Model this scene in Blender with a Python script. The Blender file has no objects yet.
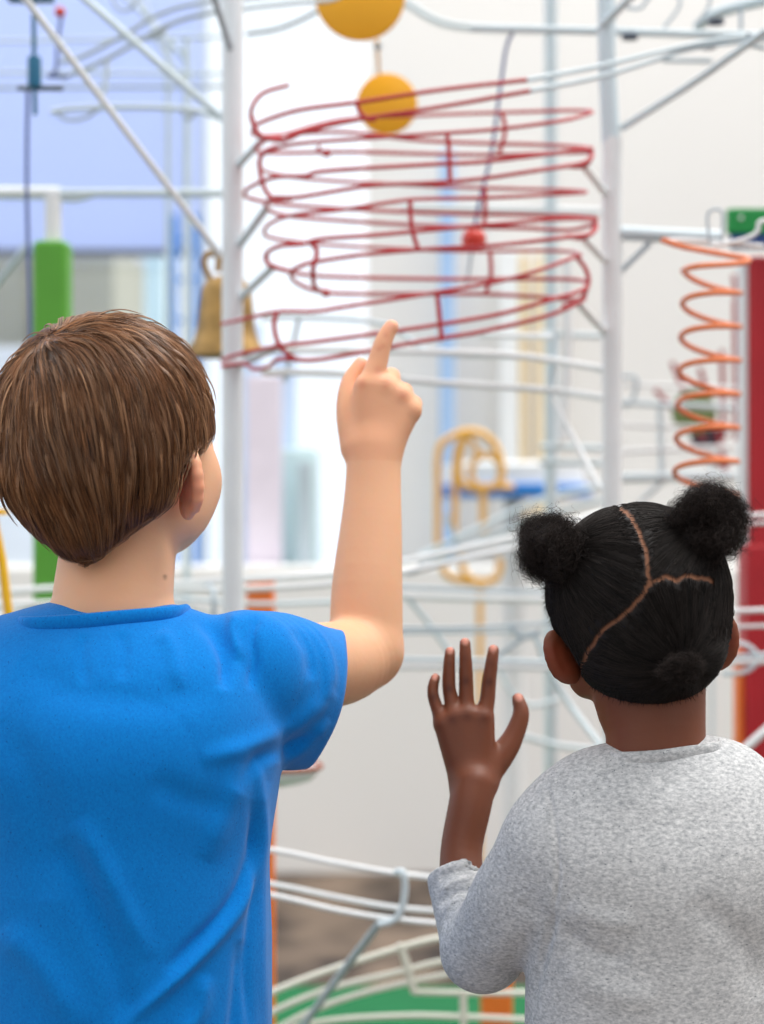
import bpy, math, random
import numpy as np
from mathutils import Vector

rng = np.random.default_rng(7)
random.seed(7)
F, CX, CY, H = 1800.0, 382.0, 512.0, 1.12      # focal length in pixels, image centre, eye height
C = bpy.context.scene.collection

def P(px, py, Y):
    return np.array(((px - CX) / F * Y, Y, H + (CY - py) / F * Y))

def R(rpx, Y):
    return rpx / F * Y

def proj(v):
    return np.stack((CX + F * v[:, 0] / v[:, 1], CY - F * (v[:, 2] - H) / v[:, 1]), 1)

# ------------------------------------------------------------------ objects
WORLD = {}

def tag(o, label=None, cat=None, group=None, kind=None):
    if label: o['label'] = label
    if cat: o['category'] = cat
    if group: o['group'] = group
    if kind: o['kind'] = kind
    return o

def thing(name, label, cat, loc, group=None):
    o = bpy.data.objects.new(name, None)
    C.objects.link(o)
    o.empty_display_size = 0.05
    o.location = Vector(loc)
    WORLD[o] = np.array(loc, float)
    return tag(o, label, cat, group)

def link_mesh(name, verts, faces, mat, parent=None, col=None, smooth=True, mats=None, fmat=None):
    verts = np.asarray(verts, np.float64)
    lo, hi = verts.min(0), verts.max(0)
    org = np.array(((lo[0] + hi[0]) / 2, (lo[1] + hi[1]) / 2, lo[2]))
    me = bpy.data.meshes.new(name)
    v = (verts - org).astype(np.float32)
    if isinstance(faces, np.ndarray):
        k = faces.shape[1]
        nf = len(faces)
        me.vertices.add(len(v)); me.vertices.foreach_set('co', v.ravel())
        me.loops.add(nf * k); me.loops.foreach_set('vertex_index', faces.astype(np.int32).ravel())
        me.polygons.add(nf)
        me.polygons.foreach_set('loop_start', np.arange(0, nf * k, k, dtype=np.int32))
        me.update(calc_edges=True)
    else:
        me.from_pydata(v.tolist(), [], faces)
        me.update()
    me.polygons.foreach_set('use_smooth', [smooth] * len(me.polygons))
    for m in (mats or [mat]):
        me.materials.append(m)
    if fmat is not None:
        me.polygons.foreach_set('material_index', np.asarray(fmat, np.int32))
    if col is not None:
        a = me.color_attributes.new('Col', 'FLOAT_COLOR', 'POINT')
        c4 = np.ones((len(v), 4), np.float32); c4[:, :3] = col
        a.data.foreach_set('color', c4.ravel())
    me.validate()
    o = bpy.data.objects.new(name, me)
    C.objects.link(o)
    WORLD[o] = org
    if parent is not None:
        o.parent = parent
        o.location = Vector(org - WORLD[parent])
    else:
        o.location = Vector(org)
    return o

class MB:
    """collects simple shapes into one mesh"""
    def __init__(s):
        s.v = []; s.f = []
    def add(s, v, f):
        b = len(s.v)
        s.v += [tuple(map(float, p)) for p in v]
        s.f += [tuple(b + i for i in q) for q in f]
        return s
    def box(s, lo, hi, bev=0.0):
        x0, y0, z0 = lo; x1, y1, z1 = hi
        if bev <= 0:
            v = [(x, y, z) for x in (x0, x1) for y in (y0, y1) for z in (z0, z1)]
            return s.add(v, [(0, 1, 3, 2), (4, 6, 7, 5), (0, 4, 5, 1), (2, 3, 7, 6), (0, 2, 6, 4), (1, 5, 7, 3)])
        b = bev   # chamfered outline, extruded up with chamfered rims
        def ring(z, i):
            return [(x0 + b + i, y0 + i, z), (x1 - b - i, y0 + i, z), (x1 - i, y0 + b + i, z), (x1 - i, y1 - b - i, z),
                    (x1 - b - i, y1 - i, z), (x0 + b + i, y1 - i, z), (x0 + i, y1 - b - i, z), (x0 + i, y0 + b + i, z)]
        v = ring(z0, b * .6) + ring(z0 + b, 0) + ring(z1 - b, 0) + ring(z1, b * .6)
        f = [tuple(range(7, -1, -1)), tuple(range(24, 32))]
        for k in range(3):
            for i in range(8):
                j = (i + 1) % 8
                f.append((k * 8 + i, k * 8 + j, k * 8 + 8 + j, k * 8 + 8 + i))
        return s.add(v, f)
    def tube(s, pts, r, n=10, close=False):
        pts = [np.asarray(p, float) for p in pts]
        m = len(pts)
        rr = r if hasattr(r, '__len__') else [r] * m
        T = []
        for i in range(m):
            a = pts[(i - 1) % m] if (close or i > 0) else pts[i]
            b = pts[(i + 1) % m] if (close or i < m - 1) else pts[i]
            t = b - a; T.append(t / (np.linalg.norm(t) + 1e-12))
        up = np.array((0, 0, 1.)) if abs(T[0][2]) < .9 else np.array((1., 0, 0))
        N = np.cross(T[0], up); N /= np.linalg.norm(N)
        v = []
        for i in range(m):
            N = N - T[i] * N.dot(T[i]); N /= np.linalg.norm(N) + 1e-12
            B = np.cross(T[i], N)
            for k in range(n):
                a = 2 * math.pi * k / n
                v.append(pts[i] + rr[i] * (N * math.cos(a) + B * math.sin(a)))
        f = []
        for i in range(m if close else m - 1):
            j = (i + 1) % m
            for k in range(n):
                l = (k + 1) % n
                f.append((i * n + k, i * n + l, j * n + l, j * n + k))
        if not close:
            f.append(tuple(range(n - 1, -1, -1))); f.append(tuple((m - 1) * n + k for k in range(n)))
        return s.add(v, f)
    def lathe(s, c, prof, n=32, axis='z'):
        v = []
        for r, z in prof:
            for k in range(n):
                a = 2 * math.pi * k / n
                if axis == 'z': v.append((c[0] + r * math.cos(a), c[1] + r * math.sin(a), c[2] + z))
                else: v.append((c[0] + r * math.cos(a), c[1] + z, c[2] + r * math.sin(a)))
        m = len(prof)
        f = []
        for i in range(m - 1):
            for k in range(n):
                l = (k + 1) % n
                f.append((i * n + k, i * n + l, (i + 1) * n + l, (i + 1) * n + k))
        f.append(tuple(range(n - 1, -1, -1))); f.append(tuple((m - 1) * n + k for k in range(n)))
        return s.add(v, f)
    def sphere(s, c, r, n=20):
        m = n // 2
        return s.lathe(c, [(max(1e-5, r * math.sin(math.pi * i / m)), -r * math.cos(math.pi * i / m)) for i in range(m + 1)], n)
    def build(s, name, mat, parent=None, smooth=True):
        o = link_mesh(name, s.v, s.f, mat, parent, smooth=smooth)
        if smooth:
            try: o.data.set_sharp_from_angle(angle=math.radians(40))
            except Exception: pass
        return o

def cr(pts, n=10, close=False):
    """smooth curve through the points"""
    p = [np.asarray(q, float) for q in pts]
    if len(p) == 2 and not close: return p
    m = len(p); out = []
    for i in range(m if close else m - 1):
        p1, p2 = p[i], p[(i + 1) % m]
        p0 = p[(i - 1) % m] if (close or i > 0) else 2 * p1 - p2
        p3 = p[(i + 2) % m] if (close or i + 2 < m) else 2 * p2 - p1
        for k in range(n):
            t = k / n
            out.append(.5 * (2 * p1 + (p2 - p0) * t + (2 * p0 - 5 * p1 + 4 * p2 - p3) * t * t + (3 * p1 - p0 - 3 * p2 + p3) * t ** 3))
    if not close: out.append(p[-1])
    return out

def pl(*pts, Y=None):
    """pixel polyline with depths -> points; entries (px,py) use Y"""
    return [P(*(q if len(q) == 3 else (q[0], q[1], Y))) for q in pts]

# ------------------------------------------------------------------ materials
def newmat(name):
    m = bpy.data.materials.new(name); m.use_nodes = True
    return m, m.node_tree.nodes, m.node_tree.links, m.node_tree.nodes['Principled BSDF']

def lin(c):
    return tuple(((x / 255) / 12.92 if x / 255 <= .04045 else ((x / 255 + .055) / 1.055) ** 2.4) for x in c)

def paint(name, rgb, rough=.4, var=.04, scale=14, metal=0.0, bump=0.0):
    m, N, L, b = newmat(name)
    c = lin(rgb)
    tc = N.new('ShaderNodeTexCoord'); nz = N.new('ShaderNodeTexNoise'); nz.inputs['Scale'].default_value = scale
    nz.inputs['Detail'].default_value = 4
    L.new(tc.outputs['Object'], nz.inputs['Vector'])
    rp = N.new('ShaderNodeValToRGB')
    rp.color_ramp.elements[0].position = .3; rp.color_ramp.elements[1].position = .7
    rp.color_ramp.elements[0].color = tuple(x * (1 - var) for x in c) + (1,)
    rp.color_ramp.elements[1].color = tuple(min(1, x * (1 + var)) for x in c) + (1,)
    L.new(nz.outputs['Fac'], rp.inputs['Fac']); L.new(rp.outputs['Color'], b.inputs['Base Color'])
    b.inputs['Roughness'].default_value = rough; b.inputs['Metallic'].default_value = metal
    if bump:
        bp = N.new('ShaderNodeBump'); bp.inputs['Strength'].default_value = bump; bp.inputs['Distance'].default_value = .002
        L.new(nz.outputs['Fac'], bp.inputs['Height']); L.new(bp.outputs['Normal'], b.inputs['Normal'])
    return m

M = dict(
    white=paint('white_enamel', (240, 243, 244), .35),
    pale=paint('pale_blue_enamel', (212, 226, 232), .4),
    post=paint('post_enamel', (234, 240, 243), .38),
    grey=paint('grey_steel', (184, 198, 206), .4),
    red=paint('red_rail_paint', (192, 42, 50), .35, .06),
    redp=paint('red_panel_paint', (184, 24, 36), .5, .06),
    orange=paint('orange_copper_paint', (232, 124, 66), .3, .05, 20),
    opost=paint('orange_post_paint', (255, 128, 48), .45),
    yellow=paint('yellow_disc_paint', (255, 184, 28), .45, .03),
    ytrack=paint('yellow_track_paint', (250, 190, 84), .4),
    ystand=paint('yellow_stand_paint', (246, 190, 24), .45),
    green=paint('green_post_paint', (92, 168, 52), .5, .08),
    gbase=paint('green_platform_paint', (0, 100, 54), .95, .05),
    teal=paint('teal_metal', (20, 104, 140), .35, .06),
    dkblue=paint('dark_blue_cable', (76, 92, 150), .5),
    blue=paint('blue_paint', (40, 130, 214), .45),
    brass=paint('aged_brass', (168, 134, 78), .45, .3, 30, .5),
    ball=paint('red_ball_paint', (214, 62, 46), .35),
    wall=paint('plaster_wall', (232, 230, 227), .9, .015, 1.3),
    block=paint('grey_beige_block', (168, 166, 150), .9, .06, 3),
    dark=paint('dark_panel', (92, 100, 116), .7),
    frame=paint('window_frame_paint', (214, 222, 228), .5),
    outside=paint('pale_concrete', (226, 228, 230), .9, .05, 2),
    lilac=paint('lilac_board', (232, 222, 234), .7),
    sky=paint('light_blue_board', (204, 222, 246), .7),
    sign_g=paint('sign_green', (22, 152, 70), .5),
    sign_b=paint('sign_blue', (40, 76, 140), .5),
    aqua=paint('aqua_board', (212, 236, 238), .6),
    olive=paint('olive_disc', (120, 140, 84), .6),
    maroon=paint('dull_red_rod', (170, 60, 66), .5),
    jean=paint('dark_denim', (50, 62, 92), .9, .15, 60),
    shoe=paint('grey_canvas_shoe', (120, 122, 128), .8),
    sole=paint('white_sole', (230, 230, 226), .6),
)

def floor_mat():
    m, N, L, b = newmat('mottled_stone_floor')
    tc = N.new('ShaderNodeTexCoord')
    n1 = N.new('ShaderNodeTexNoise'); n1.inputs['Scale'].default_value = 5.5; n1.inputs['Detail'].default_value = 6
    v = N.new('ShaderNodeTexVoronoi'); v.inputs['Scale'].default_value = 7
    mp = N.new('ShaderNodeMapping'); mp.inputs['Scale'].default_value = (.8, .5, 1)
    L.new(tc.outputs['Object'], mp.inputs['Vector'])
    L.new(mp.outputs['Vector'], n1.inputs['Vector']); L.new(mp.outputs['Vector'], v.inputs['Vector'])
    rp = N.new('ShaderNodeValToRGB'); e = rp.color_ramp.elements
    e[0].position = .36; e[0].color = lin((44, 34, 29)) + (1,)
    e[1].position = .62; e[1].color = lin((128, 110, 94)) + (1,)
    L.new(n1.outputs['Fac'], rp.inputs['Fac'])
    mx = N.new('ShaderNodeMix'); mx.data_type = 'RGBA'; mx.blend_type = 'MULTIPLY'; mx.inputs[0].default_value = .35
    L.new(rp.outputs['Color'], mx.inputs[6]); L.new(v.outputs['Distance'], mx.inputs[7])
    L.new(mx.outputs[2], b.inputs['Base Color']); b.inputs['Roughness'].default_value = .85
    return m
M['floor'] = floor_mat()

def fabric(name, rgb_a, rgb_b, scale, stretch, fleck=None, bump=.25):
    m, N, L, b = newmat(name)
    tc = N.new('ShaderNodeTexCoord'); mp = N.new('ShaderNodeMapping'); mp.inputs['Scale'].default_value = stretch
    L.new(tc.outputs['Object'], mp.inputs['Vector'])
    nz = N.new('ShaderNodeTexNoise'); nz.inputs['Scale'].default_value = scale; nz.inputs['Detail'].default_value = 5
    nz.inputs['Roughness'].default_value = .7
    L.new(mp.outputs['Vector'], nz.inputs['Vector'])
    rp = N.new('ShaderNodeValToRGB'); e = rp.color_ramp.elements
    e[0].position = .32; e[0].color = lin(rgb_a) + (1,); e[1].position = .68; e[1].color = lin(rgb_b) + (1,)
    L.new(nz.outputs['Fac'], rp.inputs['Fac'])
    out = rp.outputs['Color']
    if fleck:
        n2 = N.new('ShaderNodeTexNoise'); n2.inputs['Scale'].default_value = 620; n2.inputs['Detail'].default_value = 1
        L.new(mp.outputs['Vector'], n2.inputs['Vector'])
        r2 = N.new('ShaderNodeValToRGB'); q = r2.color_ramp.elements
        q[0].position = .70; q[0].color = (0, 0, 0, 1); q[1].position = .76; q[1].color = (1, 1, 1, 1)
        L.new(n2.outputs['Fac'], r2.inputs['Fac'])
        mx = N.new('ShaderNodeMix'); mx.data_type = 'RGBA'
        L.new(r2.outputs['Color'], mx.inputs[0]); L.new(out, mx.inputs[6]); mx.inputs[7].default_value = lin(fleck) + (1,)
        out = mx.outputs[2]
    L.new(out, b.inputs['Base Color'])
    b.inputs['Roughness'].default_value = .95
    b.inputs['Sheen Weight'].default_value = .15
    b.inputs['Specular IOR Level'].default_value = .15
    bp = N.new('ShaderNodeBump'); bp.inputs['Strength'].default_value = bump; bp.inputs['Distance'].default_value = .0012
    L.new(nz.outputs['Fac'], bp.inputs['Height']); L.new(bp.outputs['Normal'], b.inputs['Normal'])
    return m
M['tee'] = fabric('blue_jersey', (0, 112, 198), (0, 132, 216), 500, (1, 1, .8), (0, 84, 164), .2)
M['sweater'] = fabric('grey_heather_knit', (156, 159, 162), (230, 230, 230), 380, (.6, .6, 1.2), (112, 118, 124), .35)

def vcol(name, rough, sss=0.0, spec=.4, bumps=None):
    m, N, L, b = newmat(name)
    a = N.new('ShaderNodeVertexColor'); a.layer_name = 'Col'
    L.new(a.outputs['Color'], b.inputs['Base Color'])
    b.inputs['Roughness'].default_value = rough
    b.inputs['Specular IOR Level'].default_value = spec
    if sss:
        b.inputs['Subsurface Weight'].default_value = sss
        b.inputs['Subsurface Radius'].default_value = (1, .35, .2)
        b.inputs['Subsurface Scale'].default_value = .006
    if bumps:
        tc = N.new('ShaderNodeTexCoord'); nz = N.new('ShaderNodeTexNoise'); nz.inputs['Scale'].default_value = bumps
        nz.inputs['Detail'].default_value = 3
        L.new(tc.outputs['Object'], nz.inputs['Vector'])
        bp = N.new('ShaderNodeBump'); bp.inputs['Strength'].default_value = .15; bp.inputs['Distance'].default_value = .001
        L.new(nz.outputs['Fac'], bp.inputs['Height']); L.new(bp.outputs['Normal'], b.inputs['Normal'])
    return m
M['skin'] = vcol('skin', .5, .4, .35, 180)
M['hair'] = vcol('hair_strands', .34, 0, .6)
M['coil'] = vcol('black_hair_strands', .62, 0, .22)

# ------------------------------------------------------------------ distance fields -> smooth meshes
def smin(a, b, k):
    h = np.clip(.5 + .5 * (b - a) / k, 0, 1)
    return b * (1 - h) + a * h - k * h * (1 - h)

class Field:
    def __init__(s):
        s.ops = []
    def _put(s, fn, lo, hi, k, mode):
        s.ops.append((fn, np.asarray(lo) - k - .016, np.asarray(hi) + k + .016, k, mode)); return s
    def cap(s, a, b, ra, rb, k=.01, sc=(1, 1, 1), mode='add'):
        a = np.asarray(a, float); b = np.asarray(b, float); sc = np.asarray(sc, float)
        A, B = a * sc, b * sc; BA = B - A; L2 = BA.dot(BA) + 1e-12
        def fn(p):
            q = p * sc - A
            h = np.clip(q @ BA / L2, 0, 1)
            return (np.linalg.norm(q - h[:, None] * BA, axis=1) - (ra + (rb - ra) * h)) / sc.max() ** .5
        r = max(ra, rb) / sc.min()
        return s._put(fn, np.minimum(a, b) - r, np.maximum(a, b) + r, k, mode)
    def chain(s, pts, k=.01, sc=(1, 1, 1), mode='add'):
        """pts: (px, py, Y, r_px)"""
        sc = np.asarray(sc, float)
        w4 = [np.append(P(*a[:3]), R(a[3], a[2])) for a in pts]
        if len(w4) > 2: w4 = cr(w4, 4)
        w4 = np.array(w4); pp = w4[:, :3]; rad = w4[:, 3]
        def fn(p):
            out = np.full(len(p), 9.0); ps = p * sc
            for i in range(len(pp) - 1):
                A = pp[i] * sc; BA = pp[i + 1] * sc - A; q = ps - A
                h = np.clip(q @ BA / (BA.dot(BA) + 1e-12), 0, 1)
                np.minimum(out, np.linalg.norm(q - h[:, None] * BA, axis=1) - (rad[i] + (rad[i + 1] - rad[i]) * h), out=out)
            return out / sc.max() ** .5
        r = rad.max() / sc.min()
        return s._put(fn, pp.min(0) - r, pp.max(0) + r, k, mode)
    def ell(s, c, r, k=.01, M3=None, mode='add'):
        c = np.asarray(c, float); r = np.asarray(r, float)
        def fn(p):
            q = p - c
            if M3 is not None: q = q @ M3.T
            k0 = np.linalg.norm(q / r, axis=1); k1 = np.linalg.norm(q / (r * r), axis=1) + 1e-9
            return k0 * (k0 - 1) / k1
        m = r.max() if M3 is not None else r
        return s._put(fn, c - m, c + m, k, mode)
    def cut(s, fn, k=.004):
        s.ops.append((fn, None, None, k, 'cut')); return s
    @staticmethod
    def _mix(a, b, k, mode):
        if mode == 'add': return smin(a, b, k)
        return -smin(-a, b, k)          # 'sub' and 'cut' take b (the removed solid) away
    def eval(s, p):
        v = np.full(len(p), 1.0)
        for fn, lo, hi, k, mode in s.ops:
            v = s._mix(v, fn(p), k, mode)
        return v
    def grad(s, p, e=.0008):
        g = np.stack([s.eval(p + d) - s.eval(p - d) for d in np.eye(3) * e], 1)
        return g / (np.linalg.norm(g, axis=1, keepdims=True) + 1e-9)
    def mesh(s, h, relax=2):
        los = [o[1] for o in s.ops if o[4] == 'add']; his = [o[2] for o in s.ops if o[4] == 'add']
        lo = np.min(los, 0); hi = np.max(his, 0)
        n = np.ceil((hi - lo) / h).astype(int) + 2
        V = np.full(n, 1.0, np.float32)
        ax = [lo[i] + h * np.arange(n[i]) for i in range(3)]
        for fn, a, b, k, mode in s.ops:
            if a is None: i0, i1 = np.zeros(3, int), n
            else:
                i0 = np.clip(np.floor((a - lo) / h).astype(int), 0, n); i1 = np.clip(np.ceil((b - lo) / h).astype(int) + 1, 0, n)
            if (i1 <= i0).any(): continue
            for x0 in range(i0[0], i1[0], 24):
                x1 = min(x0 + 24, i1[0])
                sl = (slice(x0, x1), slice(i0[1], i1[1]), slice(i0[2], i1[2]))
                sub = V[sl]
                need = np.ones(sub.shape, bool) if mode == 'add' else (sub < .05)
                if not need.any(): continue
                gx, gy, gz = np.meshgrid(ax[0][sl[0]], ax[1][sl[1]], ax[2][sl[2]], indexing='ij')
                pts = np.stack((gx[need], gy[need], gz[need]), 1)
                sub[need] = s._mix(sub[need].astype(float), fn(pts), k, mode)
        neg = V < 0
        c = np.zeros(tuple(n - 1), np.int8)
        for dx in (0, 1):
            for dy in (0, 1):
                for dz in (0, 1):
                    c += neg[dx:n[0] - 1 + dx, dy:n[1] - 1 + dy, dz:n[2] - 1 + dz]
        act = (c > 0) & (c < 8)
        idx = np.argwhere(act)
        ids = np.full(act.shape, -1, np.int64); ids[act] = np.arange(len(idx))
        acc = np.zeros((len(idx), 3)); cnt = np.zeros(len(idx))
        for ax_ in range(3):
            o1, o2 = [i for i in range(3) if i != ax_]
            for u in (0, 1):
                for w in (0, 1):
                    off = np.zeros(3, int); off[o1] = u; off[o2] = w
                    a = idx + off; b = a.copy(); b[:, ax_] += 1
                    va = V[a[:, 0], a[:, 1], a[:, 2]]; vb = V[b[:, 0], b[:, 1], b[:, 2]]
                    m = (va < 0) != (vb < 0)
                    t = va[m] / (va[m] - vb[m])
                    pt = off[None].repeat(m.sum(), 0).astype(float); pt[:, ax_] += t
                    acc[m] += pt; cnt[m] += 1
        verts = lo + h * (idx + acc / cnt[:, None])
        faces = []
        for ax_ in range(3):
            o1, o2 = [(1, 2), (2, 0), (0, 1)][ax_]
            s0 = [slice(None)] * 3; s1 = [slice(None)] * 3
            s0[ax_] = slice(0, -1); s1[ax_] = slice(1, None)
            ch = neg[tuple(s0)] != neg[tuple(s1)]
            e = np.argwhere(ch)
            e = e[(e[:, o1] > 0) & (e[:, o2] > 0) & (e[:, o1] < n[o1] - 1) & (e[:, o2] < n[o2] - 1)]
            ng = neg[e[:, 0], e[:, 1], e[:, 2]]
            q = []
            for (u, w) in ((1, 1), (0, 1), (0, 0), (1, 0)):
                d = e.copy(); d[:, o1] -= u; d[:, o2] -= w
                q.append(ids[d[:, 0], d[:, 1], d[:, 2]])
            q = np.stack(q, 1)
            q[~ng] = q[~ng][:, ::-1]
            faces.append(q[(q >= 0).all(1)])
        faces = np.concatenate(faces)
        for it in range(relax):
            for lam in (.5, -.53):
                sm = np.zeros_like(verts); ct = np.zeros(len(verts))
                for i in range(4):
                    a, b = faces[:, i], faces[:, (i + 1) % 4]
                    for d in range(3):
                        sm[:, d] += np.bincount(a, verts[b, d], len(verts))
                    ct += np.bincount(a, minlength=len(verts))
                verts = verts + lam * (sm / np.maximum(ct, 1)[:, None] - verts)
        return verts, faces

def vnormals(v, f):
    n = np.cross(v[f[:, 2]] - v[f[:, 0]], v[f[:, 3]] - v[f[:, 1]])
    out = np.zeros_like(v)
    for i in range(4):
        for d in range(3):
            out[:, d] += np.bincount(f[:, i], n[:, d], len(v))
    return out / (np.linalg.norm(out, axis=1, keepdims=True) + 1e-12)

def seg_dist(q, line):
    """distance of 2d points to a polyline, with the share along it"""
    best = np.full(len(q), 1e9); par = np.zeros(len(q))
    line = np.asarray(line, float); m = len(line) - 1
    for i in range(m):
        a, b = line[i], line[i + 1]; ba = b - a
        h = np.clip((q - a) @ ba / (ba @ ba + 1e-9), 0, 1)
        d = np.linalg.norm(q - a - h[:, None] * ba, axis=1)
        c = d < best
        best[c] = d[c]; par[c] = (i + h[c]) / m
    return best, par

def sculpt(v, f, strokes):
    """folds: (polyline, height in mm, width in px); only on the side that faces the viewer"""
    n = vnormals(v, f); q = proj(v)
    w = np.clip(-n[:, 1] * 1.6, 0, 1)
    disp = np.zeros(len(v))
    for line, amp, wid in strokes:
        line = [tuple(x) for x in cr([np.array(x, float) for x in line], 6)]
        d, t = seg_dist(q, line)
        fade = np.clip(np.minimum(t, 1 - t) * 5, 0, 1) ** .7
        disp += amp * .001 * np.exp(-(d / wid) ** 2) * fade
    return v + n * (disp * w)[:, None]

def fbm(p, scale, seed=0, oct=3):
    """cheap smooth noise from sines"""
    r = np.random.default_rng(seed); out = np.zeros(len(p)); a = 1.0
    for o in range(oct):
        for k in range(4):
            d = r.normal(size=3); d /= np.linalg.norm(d)
            out += a * np.sin(p @ d * scale * (2 ** o) * r.uniform(.7, 1.3) + r.uniform(0, 6.28))
        a *= .5
    return out / 4

# ------------------------------------------------------------------ strands
def tubes(paths, nrm, rad, col, prof=None):
    """paths (n, m, 3), nrm (n, m, 3), rad (n,), col (n, 3) -> verts, faces, colours of three sided strands"""
    n, m, _ = paths.shape
    T = np.gradient(paths, axis=1); T /= np.linalg.norm(T, axis=2, keepdims=True) + 1e-9
    B = np.cross(T, nrm); B /= np.linalg.norm(B, axis=2, keepdims=True) + 1e-9
    Nn = np.cross(B, T)
    s = np.linspace(0, 1, m)
    pr = (1 - .85 * s ** 2.5) if prof is None else prof
    r = rad[:, None, None] * pr[None, :, None]
    ring = np.stack((paths + Nn * r, paths - .5 * Nn * r + .87 * B * r, paths - .5 * Nn * r - .87 * B * r), 2)
    v = ring.reshape(-1, 3)
    base = (np.arange(n) * m * 3)[:, None, None] + (np.arange(m - 1) * 3)[None, :, None]
    k = np.arange(3)[None, None, :]; k2 = (k + 1) % 3
    f = np.stack((base + k, base + k2, base + 3 + k2, base + 3 + k), 3).reshape(-1, 4)
    c = np.repeat(col, m * 3, 0)
    return v, f, c

def join(parts):
    V, Fc, Cc, o = [], [], [], 0
    for v, f, c in parts:
        V.append(v); Fc.append(f + o); Cc.append(c); o += len(v)
    return np.concatenate(V), np.concatenate(Fc), np.concatenate(Cc)

def frame3(yaw, roll=0, pitch=0):
    """rows: forward, right (as seen from behind), up"""
    a = math.radians(yaw); r = math.radians(roll); p = math.radians(pitch)
    f = np.array((math.sin(a), math.cos(a), 0.)); rt = np.array((math.cos(a), -math.sin(a), 0.)); up = np.array((0, 0, 1.))
    rt, up = rt * math.cos(r) + up * math.sin(r), up * math.cos(r) - rt * math.sin(r)
    f, up = f * math.cos(p) + up * math.sin(p), up * math.cos(p) - f * math.sin(p)
    return np.stack((f, rt, up))

def head_parts(fd, c, A, s=1.0):
    """skull, face, jaw, nose, lips, brow on frame A at centre c"""
    g = lambda f, r, u: c + s * (A[0] * f + A[1] * r + A[2] * u)
    e = lambda f, r, u, R3, k=.014, mode='add': fd.ell(g(f, r, u), np.array(R3) * s, k, A, mode)
    e(0, 0, .004, (.090, .071, .086))
    e(.040, 0, -.045, (.052, .058, .064), .02)
    e(.058, 0, -.083, (.028, .030, .022), .02)
    for q in (-1, 1):
        e(.064, q * .030, -.046, (.026, .024, .024), .012)
        e(.090, q * .028, -.014, (.010, .016, .010), .008, 'sub')
        e(.084, q * .028, -.016, (.012, .0125, .010), .003)
        e(.030, q * .048, -.072, (.024, .016, .022), .015)
    fd.cap(g(.092, 0, -.012), g(.106, 0, -.040), .005 * s, .009 * s, .008)
    for q in (-1, 1): e(.098, q * .009, -.042, (.007, .006, .006), .005)
    e(.090, 0, -.060, (.009, .018, .004), .004)
    e(.089, 0, -.068, (.009, .016, .005), .004)
    return g

def ear(fd, c, A, side, h=.028, w=.017, lean=0.0):
    """plate of the ear with a rolled rim and a lobe"""
    f, r, u = A[0], A[1] * side, A[2] + A[1] * side * lean
    u = u / np.linalg.norm(u)
    n = r * .5 + f * .87; n /= np.linalg.norm(n)       # outward face
    b = -f * .5 + r * .87; b = b - n * n.dot(b); b = b - u * u.dot(b); b /= np.linalg.norm(b); n = np.cross(b, u); n *= np.sign(n @ (r + f * .5))
    B = np.stack((b, n, u))
    fd.ell(c, (w, .0052, h), .004, B)
    rim = [c + b * (w * .98 * math.sin(t)) + u * (h * math.cos(t)) + n * .002 for t in np.linspace(-.7, 2.5, 9)]
    for a_, b_ in zip(rim[:-1], rim[1:]): fd.cap(a_, b_, .0042, .0042, .004)
    fd.ell(c - u * h * .82 - b * w * .15, (.010, .0055, .010), .005, B)
    fd.ell(c + n * .007 - b * .003, (w * .55, .006, h * .55), .004, B, 'sub')

def tint(col, q, pts, rgb, rad, amt):
    for x, y in pts:
        d = np.hypot(q[:, 0] - x, q[:, 1] - y)
        w = (np.exp(-(d / rad) ** 2) * amt)[:, None]
        col[:] = col * (1 - w) + np.array(rgb) * w
#@@BOY
# ------------------------------------------------------------------ the boy
boy = thing('person', 'boy with short brown hair in blue t-shirt, back turned, pointing with raised arm', 'person', (P(108, 600, 1.5)[0], 1.5, 0))
AB = frame3(31, 0, 4)
CB = P(110, 432, 1.52)
bd = Field()
gB = head_parts(bd, CB, AB)
bd.ell(gB(.046, .010, -.045), (.049, .055, .056), .02, AB)
bd.chain([(112, 640, 1.505, 62), (113, 600, 1.51, 60), (119, 540, 1.525, 57), (122, 490, 1.53, 56)], .012)
for q in (1, -1): ear(bd, gB(.002, q * .078, -.044), AB, q, .0255, .0175)
# torso under the shirt, raised arm, lowered arm
bd.cap(P(30, 684, 1.5), P(190, 684, 1.5), .042, .042, .03, (1, 1.1, 1))
bd.cap(P(66, 652, 1.5), P(152, 650, 1.5), R(38, 1.5), R(38, 1.5), .02)
bd.cap(P(108, 810, 1.5), P(108, 1150, 1.5), .115, .105, .03, (1, 1.5, 1))
bd.chain([(215, 676, 1.50, 46), (300, 668, 1.59, 44), (340, 663, 1.645, 42), (364, 652, 1.675, 37)], .012)
bd.chain([(366, 650, 1.675, 37), (367, 590, 1.685, 35.5), (371, 530, 1.70, 31), (373, 490, 1.71, 28), (374, 452, 1.718, 27)], .008, (1, 1.2, 1))
for tgt, r in (((367, 388), 14), ((384, 388), 13.5), ((399, 397), 12.5), ((410, 411), 11)):
    bd.chain([(366 + (tgt[0] - 367) * .42, 452, 1.718, 15), tgt + (1.722, r)], .010)
bd.chain([(370, 385, 1.722, 12.5), (377, 364, 1.726, 10.4), (382, 346, 1.728, 9.2), (387, 334, 1.73, 8.2), (391.5, 327, 1.731, 7.4)], .004)
bd.chain([(386, 390, 1.722, 12), (391, 377, 1.744, 9.8), (388, 392, 1.765, 9), (383, 402, 1.752, 8)], .005)
bd.chain([(400, 398, 1.722, 11.5), (404, 392, 1.742, 9.4), (400, 406, 1.762, 8.6), (394, 414, 1.750, 8)], .005)
bd.chain([(411, 410, 1.722, 10), (414, 404, 1.738, 8.6), (410, 418, 1.758, 8), (404, 424, 1.748, 7)], .005)
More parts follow.
